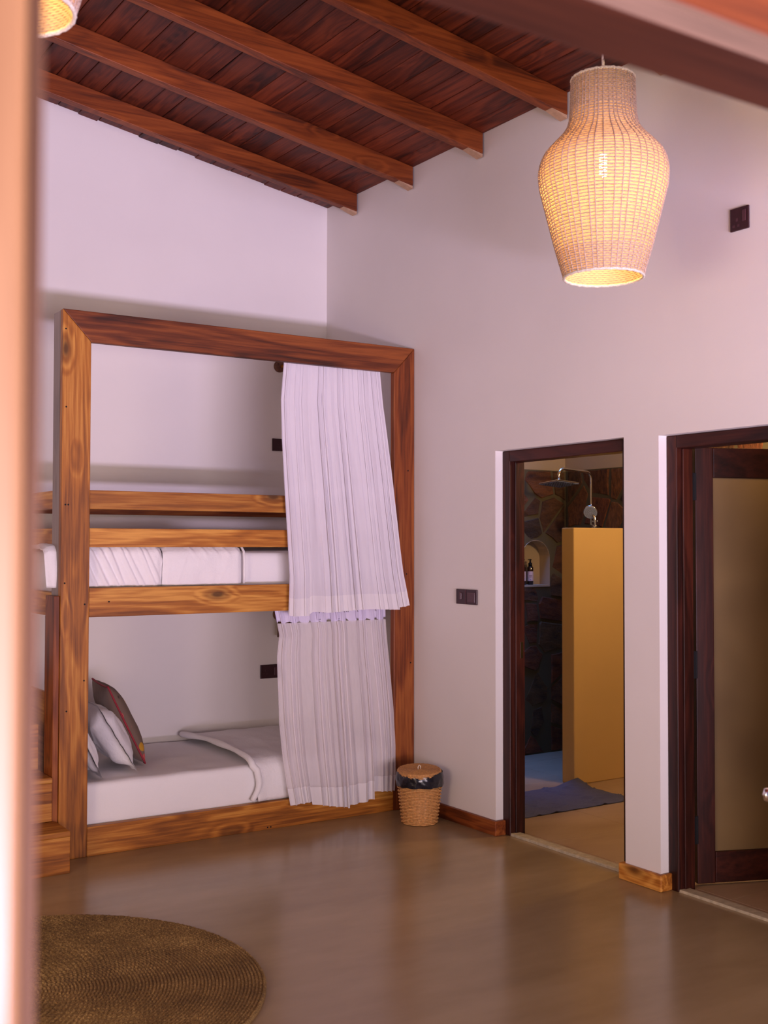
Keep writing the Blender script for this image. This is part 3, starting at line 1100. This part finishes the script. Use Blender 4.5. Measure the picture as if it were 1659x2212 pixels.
# ------------------------------------------------------------------ curtains
def curtain(name, label, rows, folds, amp, mat, seed, hemline, hem_h, over=0.35, ns=420, nt=70, tape=None):
    """rows: (z, x left, x right, y) from top to hem; real folds that overlap themselves"""
    zt, zb = rows[0][0], rows[-1][0]
    tab = [((zt - r[0]) / (zt - zb),) + r[1:] for r in rows]
    rr = random.Random(seed)
    ph = [rr.uniform(-0.9, 0.9) for _ in range(12)]

    def fn(s, t):
        xl, xr, y = interp(tab, t)
        phase = 2 * math.pi * (folds * s + 0.35 * math.sin(2 * math.pi * s * 2.3 + ph[0]) + 0.20 * math.sin(2 * math.pi * s * 5.1 + ph[1] + t * 0.8))
        W = (xr - xl)
        fw = W / folds
        a = amp(t) * (0.7 + 0.5 * nz(s * 6 + seed, t * 0.8, 0.0))
        x = xl + W * s + over * fw * math.sin(2 * phase + 0.5) * 0.5 * min(1.0, s * 30, (1 - s) * 30)
        yy = y + a * math.sin(phase) + 0.35 * a * math.sin(2.3 * phase + ph[3]) + 0.004 * nz(s * 25, t * 6 + seed, 2.0)
        z = zt + (zb - zt) * t
        hz = interp(hemline, s)[0]
        z += (hz - zb) * t ** 6
        return Vector((x, yy, z))
    tb = 1.0 - hem_h / (zt - zb)
    t0 = 0.0 if tape is None else tape / (zt - zb)
    body = MB().grid(ns, nt, lambda s, v: fn(s, t0 + (tb - t0) * v))
    o = tag(body.build(name, mat, smooth=True), label, 'curtain')
    MB().grid(ns, 8, lambda s, v: fn(s, tb + (1 - tb) * v)).build('hem', m_hem, o, smooth=True)
    if tape is not None:
        MB().grid(ns, 8, lambda s, v: fn(s, t0 * v) + Vector((0, 0, 0.012 * math.sin(s * 71) * (v > 0.99)))).build('heading_tape', m_tape, o, smooth=True)
    return o, fn


up_rows = [(2.720, -0.866, -0.204, -0.992), (2.640, -0.873, -0.206, -0.998), (2.43, -0.904, -0.198, -1.022), (2.20, -0.914, -0.183, -1.055),
           (1.94, -0.920, -0.174, -1.098), (1.72, -0.906, -0.147, -1.102), (1.42, -0.888, -0.110, -1.108), (1.205, -0.895, -0.066, -1.112)]
hem_up = [(0, 1.206), (0.035, 1.189), (0.17, 1.191), (0.18, 1.215), (0.31, 1.203), (0.50, 1.212), (0.65, 1.216), (0.905, 1.207), (0.915, 1.220), (1.0, 1.231)]
cu, _ = curtain('curtain', 'long white curtain drawn out over the rails of the top bunk', up_rows, 12, lambda t: 0.005 + 0.009 * t, m_sheer_up, 3, hem_up, 0.095)
lo_rows = [(1.222, -0.920, -0.160, -0.988), (1.15, -0.905, -0.160, -0.990), (1.08, -0.893, -0.160, -0.998), (0.955, -0.918, -0.160, -1.020), (0.80, -0.928, -0.160, -1.050),
           (0.594, -0.934, -0.160, -1.082), (0.386, -0.920, -0.157, -1.098), (0.229, -0.895, -0.160, -1.105), (0.10, -0.873, -0.166, -1.108)]
hem_lo = [(0, 0.122), (0.21, 0.132), (0.215, 0.112), (0.37, 0.090), (0.54, 0.067), (0.55, 0.080), (0.69, 0.083), (0.78, 0.098), (0.785, 0.138), (1.0, 0.126)]
cl, fn_lo = curtain('curtain', 'sheer white curtain hanging across the foot of the bottom bunk', lo_rows, 14, lambda t: 0.010 + 0.008 * t, m_sheer_low, 8, hem_lo, 0.105, tape=0.078)
for s in (0.10, 0.30, 0.36, 0.42, 0.47, 0.49, 0.55, 0.60, 0.63, 0.65, 0.72, 0.88):
    a = fn_lo(s, 0.0) + Vector((0, -0.016, -0.004))
    MB().tube([a, a + Vector((0.006, -0.001, -0.022))], 0.0016, 5).build('stitch', m_socket, cl)


# ------------------------------------------------------------------ sockets and switches
def plate_on_back(name, label, x0, x1, z0, z1, sockets, switch=None):
    r = tag(bx(x0, x1, -0.010, -0.0005, z0, z1).build(name, m_socket, bevel=0.003), label, 'socket')
    for cx in sockets:
        cz_ = (z0 + z1) / 2 - 0.004
        for dx, dz, w, h in ((0, 0.012, 0.006, 0.011), (-0.011, -0.012, 0.009, 0.007), (0.011, -0.012, 0.009, 0.007)):
            bx(cx + dx - w / 2, cx + dx + w / 2, -0.0112, -0.0098, cz_ + dz - h / 2, cz_ + dz + h / 2).build('pin_hole', m_socket_lt, r)
            bx(cx + dx - w / 2 + 0.0018, cx + dx + w / 2 - 0.0018, -0.0116, -0.0110, cz_ + dz - h / 2 + 0.0018, cz_ + dz + h / 2 - 0.0018).build('pin_hole', m_black, r)
    if switch:
        bx(switch - 0.012, switch + 0.012, -0.0135, -0.0102, (z0 + z1) / 2 - 0.026, (z0 + z1) / 2 + 0.026).build('rocker', m_socket_lt, r, bevel=0.002)
    return r


plate_on_back('wall_socket', 'dark socket plate behind the top bunk beside the long curtain', -0.424, -0.338, 2.227, 2.311, (-0.381,))
plate_on_back('wall_socket', 'dark double socket plate above the bottom bunk mattress', -0.506, -0.350, 0.706, 0.797, (-0.468,), -0.392)


def plate_on_side(name, label, y0, y1, z0, z1, cat):
    return tag(bx(-0.010, -0.0005, y0, y1, z0, z1).build(name, m_socket, bevel=0.003), label, cat)


sw = plate_on_side('light_switch', 'maroon double switch plate on the wall beside the shower doorway', -1.702, -1.508, 1.257, 1.343, 'switch')
bx(-0.0135, -0.0102, -1.602, -1.598, 1.258, 1.342).build('dividing_strip', m_socket_lt, sw)
bx(-0.0140, -0.0102, -1.686, -1.618, 1.270, 1.327).build('rocker', m_socket_lt, sw, bevel=0.003)
bx(-0.0150, -0.0102, -1.562, -1.542, 1.285, 1.323).build('rocker', m_socket_lt, sw, bevel=0.003)
s3 = plate_on_side('wall_socket', 'dark socket plate high on the wall right of the woven lamp', -3.604, -3.505, 2.966, 3.066, 'socket')
for dy, dz, w, h in ((0.012, 0.0, 0.010, 0.014), (0.030, -0.026, 0.012, 0.010), (0.004, -0.026, 0.012, 0.010)):
    bx(-0.0114, -0.0102, -3.555 + dy - w / 2, -3.555 + dy + w / 2, 3.013 + dz - h / 2, 3.013 + dz + h / 2).build('pin_hole', m_socket_lt, s3)
bx(-0.0135, -0.0102, -3.592, -3.572, 3.000, 3.050).build('rocker', m_socket_lt, s3, bevel=0.002)


# ------------------------------------------------------------------ reading lamps half hidden by the curtains
def reading_lamp(label, x, z, dx, drop):
    r = thing('reading_lamp', label, 'wall lamp', (x, -0.0, z))
    rot = Matrix.Translation((x, -0.0005, z)) @ Matrix.Rotation(math.pi / 2, 4, 'X')
    o = MB().lathe([(0.040, 0.0), (0.041, 0.010), (0.036, 0.016), (0.0, 0.017)], seg=32).build('wall_plate', m_cane_in, r, smooth=False, local=True)
    o.matrix_basis = Matrix.Rotation(math.pi / 2, 4, 'X')
    MB().tube([(x + 0.012, -0.016, z), (x + 0.02, -0.06, z + 0.004), (x + dx, -0.10, z)], 0.011, 10).build('arm', m_teak['Y'], r, smooth=True)
    MB().tube([(x + 0.012 - 0.028, -0.017, z + 0.016), (x + 0.012 - 0.028, -0.019, z + 0.016)], 0.003, 8).build('screw', m_black, r)
    MB().lathe([(0.012, -0.006), (0.050, -0.030), (0.055, -drop), (0.052, -drop), (0.046, -0.034), (0.010, -0.010)], (x + dx, -0.105, z), 28, True) \
        .build('lamp_shade', m_cane_in, r, smooth=True)
    return r


reading_lamp('round wooden reading lamp behind the top of the long curtain', -0.372, 2.800, 0.075, 0.13)
reading_lamp('wooden reading lamp below the bunk beam behind the sheer curtain', -0.372, 1.130, 0.000, 0.145)

# ------------------------------------------------------------------ woven pendant lamps
PX = 4.6 / F_PX
PROF = [(0.1245, 0.800), (0.1260, 0.750), (0.1285, 0.680), (0.1320, 0.640), (0.1400, 0.606), (0.1640, 0.570), (0.2010, 0.533), (0.2340, 0.497), (0.2510, 0.460),
        (0.2565, 0.420), (0.2530, 0.368), (0.2345, 0.294), (0.2160, 0.220), (0.1975, 0.146), (0.1770, 0.072), (0.1560, 0.0)]


def prof_r(z):
    for (r1, z1), (r2, z2) in zip(PROF, PROF[1:]):
        if z >= z2:
            k_ = (z - z2) / (z1 - z2)
            return r2 + (r1 - r2) * k_
    return PROF[-1][0]


def sm_r(z):
    return (prof_r(z - 0.012) + prof_r(z) * 2 + prof_r(min(0.8, z + 0.012))) / 4


NRIB = 46


def pendant(label, loc, cord_top):
    r = thing('pendant_lamp', label, 'pendant lamp', loc, 'woven pendant lamps')
    ribs = MB()
    rw = random.Random(5)
    for k in range(NRIB):
        a = 2 * math.pi * (k + rw.uniform(-0.18, 0.18)) / NRIB
        ribs.tube([((sm_r(z) + 0.0025) * math.cos(a), (sm_r(z) + 0.0025) * math.sin(a), z) for z in [i * 0.8 / 44 for i in range(45)]], 0.0027, 4, cap=False)
    tag(ribs.build('rib', m_twine, r, smooth=True, local=True), kind='stuff')
    weft, twine = MB(), MB()
    z, row = 0.006, 0
    while z < 0.797:
        step = 0.0122
        dens = 0.0034
        if z < 0.10 or z > 0.66:
            step = 0.0088
            dens = 0.0030
        rad = sm_r(z)
        seg = NRIB * 2
        loop = []
        for side in (-1, 1):
            for t in (-1, 1):
                loop.append((side, t))
        vs = []
        for k in range(seg):
            a = 2 * math.pi * k / seg
            w = 0.0016 * math.cos(math.pi * k + math.pi * row)
            dzz = 0.0012 * nz(math.cos(a) * 3, math.sin(a) * 3, z * 40)
            for dr, dh in ((-0.0008, -dens), (0.0008, -dens), (0.0008, dens), (-0.0008, dens)):
                vs.append(((rad + w + dr) * math.cos(a), (rad + w + dr) * math.sin(a), z + dh + dzz))
        fs = []
        for k in range(seg):
            k2 = (k + 1) % seg
            for q in range(4):
                q2 = (q + 1) % 4
                fs.append((k * 4 + q, k2 * 4 + q, k2 * 4 + q2, k * 4 + q2))
        weft.add(vs, fs)
        zz = z + step / 2
        if zz < 0.797:
            rr_ = sm_r(zz)
            twine.tube([((rr_ + 0.0020 + 0.0016 * math.cos(math.pi * k + math.pi * row)) * math.cos(2 * math.pi * k / seg),
                         (rr_ + 0.0020 + 0.0016 * math.cos(math.pi * k + math.pi * row)) * math.sin(2 * math.pi * k / seg),
                         zz + 0.0012 * nz(math.cos(2 * math.pi * k / seg) * 3, math.sin(2 * math.pi * k / seg) * 3, zz * 40)) for k in range(seg)], 0.0024, 4, closed=True)
        z += step
        row += 1
    tag(weft.build('weave', m_weft, r, smooth=True, local=True), kind='stuff')
    tag(twine.build('twine', m_twine, r, smooth=True, local=True), kind='stuff')
    for zz, rad in ((0.0, 0.1575), (0.802, 0.1250)):
        MB().tube([(rad * math.cos(2 * math.pi * k / 72), rad * math.sin(2 * math.pi * k / 72), zz + 0.0012 * math.sin(k * 2.1)) for k in range(72)],
                  [0.0052 + 0.0012 * (k % 2) for k in range(72)], 8, closed=True).build('rim', m_cream, r, smooth=True, local=True)
    MB().tube([(-0.085, -0.088, 0.802), (-0.088, -0.092, 0.822), (-0.080, -0.086, 0.836), (-0.070, -0.078, 0.828), (-0.070, -0.076, 0.802)], 0.0032, 6) \
        .build('hanging_loop', m_cream, r, smooth=True, local=True)
    MB().tube([(0, 0, 0.54), (0, 0, cord_top)], 0.0042, 8).build('cord', m_white, r, smooth=True, local=True)
    MB().lathe([(0.010, 0.56), (0.020, 0.555), (0.020, 0.50), (0.012, 0.495)], seg=20).build('bulb_holder', m_white, r, smooth=True, local=True)
    for sx, sy in ((1, 0), (-1, 0), (0, 1), (0, -1)):
        MB().tube([(0.018 * sx, 0.018 * sy, 0.55), (0.1245 * sx, 0.1245 * sy, 0.790)], 0.0015, 5).build('spoke', m_twine, r, local=True)
    MB().lathe([(0.0, 0.405), (0.010, 0.407), (0.0155, 0.415), (0.0155, 0.490), (0.010, 0.498), (0.0, 0.499)], seg=20).build('bulb', m_bulb, r, smooth=True, local=True)
    return r


LP1 = (-0.762, -3.499, 2.672)
pendant('woven vase shaped pendant lamp glowing before the right wall', LP1, cz(-0.762) - 2.672 - 0.002)
LP2 = (-3.245, -3.986, 2.925)
pendant('woven pendant lamp cut off behind the blurred jamb', LP2, cz(-3.245) - 2.925 - 0.002)
for nm, L in (('pendant_light', LP1), ('pendant_light', LP2)):
    point(nm, (L[0], L[1], L[2] + 0.345), 10.0, (1.0, 0.64, 0.26), 0.03)

# ------------------------------------------------------------------ waste basket
bk = thing('waste_basket', 'round wicker waste basket with black liner in the corner by the bed', 'waste basket', (-0.188, -1.396, 0))
body = MB()
rows_ = 26
H = 0.255
for i in range(rows_ - 5):
    z = 0.006 + i * (H / rows_)
    rad = 0.098 + 0.030 * (z / H)
    seg = 80
    body.tube([((rad + 0.0050 * math.cos(2 * math.pi * k / 4.0 * 0.5 + math.pi * i)) * math.cos(2 * math.pi * k / seg),
                (rad + 0.0050 * math.cos(2 * math.pi * k / 4.0 * 0.5 + math.pi * i)) * math.sin(2 * math.pi * k / seg), z) for k in range(seg)], 0.0042, 6, closed=True)
body.lathe([(0.0, 0.002), (0.097, 0.002), (0.0985, 0.006), (0.125, H), (0.121, H), (0.094, 0.008), (0.0, 0.008)], seg=40)
tag(body.build('woven_body', m_wicker, bk, smooth=True, local=True), kind='stuff')
ln_ = MB()


def liner(u, v):
    a = 2 * math.pi * u
    z = 0.295 - 0.085 * v
    rad = 0.133 + 0.006 * math.sin(math.pi * v) - 0.001 * v
    rad += 0.0045 * nz(math.cos(a) * 5, math.sin(a) * 5, v * 3) * (0.4 + v)
    z += 0.008 * math.cos(a + 2.2) * v + 0.006 * nz(math.cos(a) * 3, math.sin(a) * 3, 9)
    return Vector((rad * math.cos(a), rad * math.sin(a), z))


ln_.grid(96, 14, liner, True)
ln_.grid(96, 6, lambda u, v: liner(u, 0) + Vector((-0.012 * v * math.cos(2 * math.pi * u), -0.012 * v * math.sin(2 * math.pi * u), -0.03 * v)), True)
ln_.build('bin_liner', m_bag, bk, smooth=True, local=True)
tilt = Matrix.Translation((-0.008, -0.008, 0.292)) @ Matrix.Rotation(math.radians(-2.5), 4, 'Y') @ Matrix.Rotation(math.radians(4), 4, 'X')
lid = MB()
for i in range(18):
    rad = 0.006 + i * 0.0067
    lid.tube([tilt @ Vector((rad * math.cos(2 * math.pi * k / 48), rad * math.sin(2 * math.pi * k / 48), 0.012 + 0.0012 * ((k + i) % 2))) for k in range(48)], 0.0038, 5, closed=True)
for i in range(4):
    rad = 0.1235
    lid.tube([tilt @ Vector(((rad + 0.0015 * ((k + i) % 2)) * math.cos(2 * math.pi * k / 64), (rad + 0.0015 * ((k + i) % 2)) * math.sin(2 * math.pi * k / 64), 0.009 - i * 0.0058)) for k in range(64)], 0.0036, 5, closed=True)
tag(lid.build('wicker_lid', m_wicker, bk, smooth=True, local=True), kind='stuff')
MB().tube([tilt @ Vector(p) for p in ((-0.008, 0, 0.012), (-0.009, 0, 0.030), (0.0, 0, 0.040), (0.009, 0, 0.030), (0.008, 0, 0.012))], 0.0028, 6).build('loop_handle', m_cream, bk, smooth=True, local=True)

# ------------------------------------------------------------------ jute rug
RX, RY, RR = -2.8306, -2.7189, 0.8617
rug = MB()
NB, SEG = 66, 420
pr = []
for b in range(NB):
    for q, hh in ((0.0, 0.0085), (0.3, 0.0155), (0.6, 0.0155)):
        pr.append(((b + q) * RR / NB, hh, b))
pr += [(RR, 0.008, NB), (RR, 0.0005, NB)]


def rug_fn(u, v):
    i = min(len(pr) - 1, int(round(v * (len(pr) - 1))))
    rad, h, b = pr[i]
    a = 2 * math.pi * u
    if h > 0.01:
        n_ = max(6, int(rad * 2 * math.pi / 0.030))
        h += 0.0022 * math.sin(a * n_ + (1.5 if i % 3 == 2 else 0) + b) + 0.0012 * nz(math.cos(a) * rad * 30, math.sin(a) * rad * 30, b)
    rad += 0.003 * nz(math.cos(a) * 4, math.sin(a) * 4, 1.0) * rad
    return Vector((RX + rad * math.cos(a), RY + rad * math.sin(a), h))


rug.grid(SEG, len(pr), rug_fn, True)
tag(rug.build('round_rug', m_jute, smooth=True), 'round braided jute rug on the cement floor', 'rug')

# ------------------------------------------------------------------ shower fittings
sh = thing('shower_set', 'chrome rain shower with hand shower above the yellow partition', 'shower', (2.0, -0.512, 1.1))
arm = [(2.0, -0.512, 1.0), (2.0, -0.512, 2.09)] + [(2.0 - 0.055 * (1 - math.cos(a)), -0.512, 2.09 + 0.055 * math.sin(a)) for a in [math.pi / 2 * k / 6 for k in range(1, 7)]]
arm += [(1.73, -0.512, 2.158)] + [(1.73 - 0.05 * math.sin(a), -0.512, 2.108 + 0.05 * math.cos(a)) for a in [math.pi / 2 * k / 6 for k in range(1, 7)]] + [(1.68, -0.512, 2.07)]
MB().tube(arm, 0.0115, 14).build('riser_pipe', m_chrome, sh, smooth=True)
MB().tube([(1.68, -0.512, 2.072), (1.68, -0.512, 2.055)], 0.017, 14).build('swivel', m_chrome, sh, smooth=True)
ht = Matrix.Translation((1.68, -0.512, 2.050)) @ Matrix.Rotation(math.radians(-7.0), 4, Vector((0.77, -0.64, 0)))


def tilted(m):
    m.v = [tuple(ht @ Vector(p)) for p in m.v]
    return m


hdo = tilted(bx(-0.105, 0.105, -0.105, 0.105, -0.006, 0.005)).build('rain_head', m_chrome, sh, bevel=0.004)
tilted(bx(-0.100, 0.100, -0.100, 0.100, -0.0075, -0.0058)).build('spray_face', m_shface, hdo)
nozz = MB()
for i in range(11):
    for j in range(11):
        nozz.box(-0.088 + i * 0.0176 - 0.003, -0.088 + i * 0.0176 + 0.003, -0.088 + j * 0.0176 - 0.003, -0.088 + j * 0.0176 + 0.003, -0.011, -0.0074)
tag(tilted(nozz).build('nozzle', m_nozzle, hdo), kind='stuff')
hm = Matrix.Translation((1.962, -0.545, 1.842)) @ Vector((-0.72, -0.52, -0.46)).to_track_quat('Z', 'Y').to_matrix().to_4x4()
hs = MB()
hs.lathe([(0.0, -0.030), (0.030, -0.026), (0.052, -0.008), (0.056, 0.0), (0.052, 0.006)], seg=32)
hs.v = [tuple(hm @ Vector(p)) for p in hs.v]
hso = hs.build('hand_shower', m_chrome, sh, smooth=True)
fc = MB().lathe([(0.050, 0.0062), (0.050, 0.0075), (0.0, 0.0080)], seg=32)
fc.v = [tuple(hm @ Vector(p)) for p in fc.v]
fc.build('spray_face', m_shface, hso)
nn = MB()
for rr_, n_ in ((0.012, 6), (0.024, 12), (0.036, 18)):
    for k in range(n_):
        a = 2 * math.pi * k / n_
        p0, p1 = hm @ Vector((rr_ * math.cos(a), rr_ * math.sin(a), 0.007)), hm @ Vector((rr_ * math.cos(a), rr_ * math.sin(a), 0.0105))
        nn.tube([p0, p1], 0.0024, 5)
tag(nn.build('nozzle', m_nozzle, hso), kind='stuff')
p0 = hm @ Vector((0, 0, -0.022))
MB().tube([p0, (1.985, -0.565, 1.80), (2.000, -0.562, 1.70), (2.005, -0.556, 1.58)], [0.013, 0.013, 0.011, 0.010], 12).build('handle', m_chrome, sh, smooth=True)
MB().tube([(2.0, -0.512, 1.735), (1.998, -0.575, 1.735)], 0.018, 12).build('slider', m_chrome, sh, smooth=True)
MB().tube([(2.0, -0.512, 1.775), (2.035, -0.530, 1.775), (2.040, -0.545, 1.775)], 0.010, 10).build('slider_knob', m_chrome, sh, smooth=True)
MB().tube([(2.0, -0.512, 1.55), (BX - 0.012, -0.512, 1.55)], 0.010, 10).build('wall_bracket', m_chrome, sh, smooth=True)


# bottles in the niche
def bottle(label, x, y, rot):
    r = thing('pump_bottle', label, 'bottle', (x, y, NZ0 + 0.002), 'pump bottles in the shower niche')
    MB().lathe([(0.0, 0.0), (0.021, 0.0), (0.0235, 0.004), (0.0235, 0.132), (0.020, 0.139), (0.012, 0.143), (0.0, 0.143)], seg=24).build('body', m_glassbr, r, smooth=True, local=True)
    MB().lathe([(0.0, 0.142), (0.0145, 0.142), (0.0145, 0.168), (0.008, 0.170), (0.005, 0.188), (0.011, 0.190), (0.011, 0.197), (0.0, 0.198)], seg=18).build('pump', m_black, r, smooth=True, local=True)
    o = MB().box(-0.036, 0.0, -0.004, 0.004, 0.190, 0.197).build('spout', m_black, r, local=True, bevel=0.002)
    o.rotation_euler = (0, 0, rot)
    lb = MB().grid(14, 2, lambda u, v: Vector((0.0242 * math.cos(math.radians(150 + 170 * u)), 0.0242 * math.sin(math.radians(150 + 170 * u)), 0.030 + 0.074 * v)))
    lo_ = lb.build('label', m_label, r, smooth=True, local=True)
    ink = MB()
    rk = random.Random(int(x * 1000))
    for zz, a0, a1 in ((0.072, 205, 262), (0.060, 212, 250), (0.040, 222, 242)):
        n_ = 14
        ink.tube([(0.0247 * math.cos(math.radians(a0 + (a1 - a0) * k / n_)), 0.0247 * math.sin(math.radians(a0 + (a1 - a0) * k / n_)), zz + 0.003 * math.sin(k * 2.1 + rk.uniform(-1, 1))) for k in range(n_ + 1)], 0.0008, 4)
    ink.build('lettering', m_ink, lo_, local=True)
    return r


bottle('dark pump bottle by the middle of the arched niche', 1.787, -0.062, math.radians(25))
bottle('dark pump bottle half hidden by the door jamb in the niche', 1.713, -0.062, math.radians(70))


# mat on the bathroom floor, one corner pushed up against the partition
def mat_fn(u, v):
    x = 0.28 + 1.0 * u
    y = -1.660 + 0.545 * v
    x -= 0.10 * max(0.0, 1 - v / 0.19) * max(0.0, (u - 0.8) / 0.2)
    z = 0.0045 + 0.004 * max(0, nz(x * 9, y * 14, 0.5)) + 0.010 * max(0, 1 - abs(nz(x * 4 + 5, y * 9 + x * 3, 1.1)) * 6) ** 2
    k_ = max(0.0, u - 0.82) / 0.18 * max(0.0, v - 0.70) / 0.30
    z += 0.045 * k_
    y -= 0.02 * k_
    return Vector((x, y, z))


tag(MB().grid(80, 60, mat_fn).build('bath_mat', m_mat, smooth=True, solid=0.004), 'creased blue grey bath mat on the tiles before the partition', 'bath mat')

# ------------------------------------------------------------------ added post right of the view, its knob makes an unexplained bright spot
fd = thing('glint_post', 'added slim dark post with a metal knob for a bright spot at the right edge', 'post', (-1.47, -4.92, 0))
fdir, fnor = Vector((0.790, 0.613, 0)), Vector((0.613, -0.790, 0))
pe = Vector((-1.489, -4.889, 0))


def post_ring(hw, z, off=0.028):
    return [(pe + fdir * a_ + fnor * (off + b_)).to_tuple()[:2] + (z,) for a_, b_ in ((-hw, -hw), (hw, -hw), (hw, hw), (-hw, hw))]


vs, fs = [], []
lev = [(0.034, 0.0), (0.034, 0.03), (0.026, 0.05), (0.026, 1.02), (0.018, 1.05), (0.004, 1.06)]
for hw, z in lev:
    vs += post_ring(hw, z)
for i in range(len(lev) - 1):
    for k in range(4):
        fs.append((i * 4 + k, i * 4 + (k + 1) % 4, i * 4 + 4 + (k + 1) % 4, i * 4 + 4 + k))
fs += [(3, 2, 1, 0), tuple(len(vs) - 4 + k for k in range(4))]
MB().add(vs, fs).build('shaft', m_maho['Z'], fd, bevel=0.003)
km = Matrix.Translation(pe + Vector((0, 0, 0.947)) + fnor * 0.003) @ (-fnor).to_track_quat('Z', 'Y').to_matrix().to_4x4()
kn = MB().lathe([(0.0, 0.0), (0.020, 0.0), (0.020, 0.004), (0.008, 0.007), (0.008, 0.018), (0.015, 0.025), (0.0185, 0.033), (0.016, 0.042), (0.0, 0.047)], seg=28)
kn.v = [tuple(km @ Vector(p)) for p in kn.v]
kn.build('knob', m_chrome, fd, smooth=True)  # knob added only to give a small glint
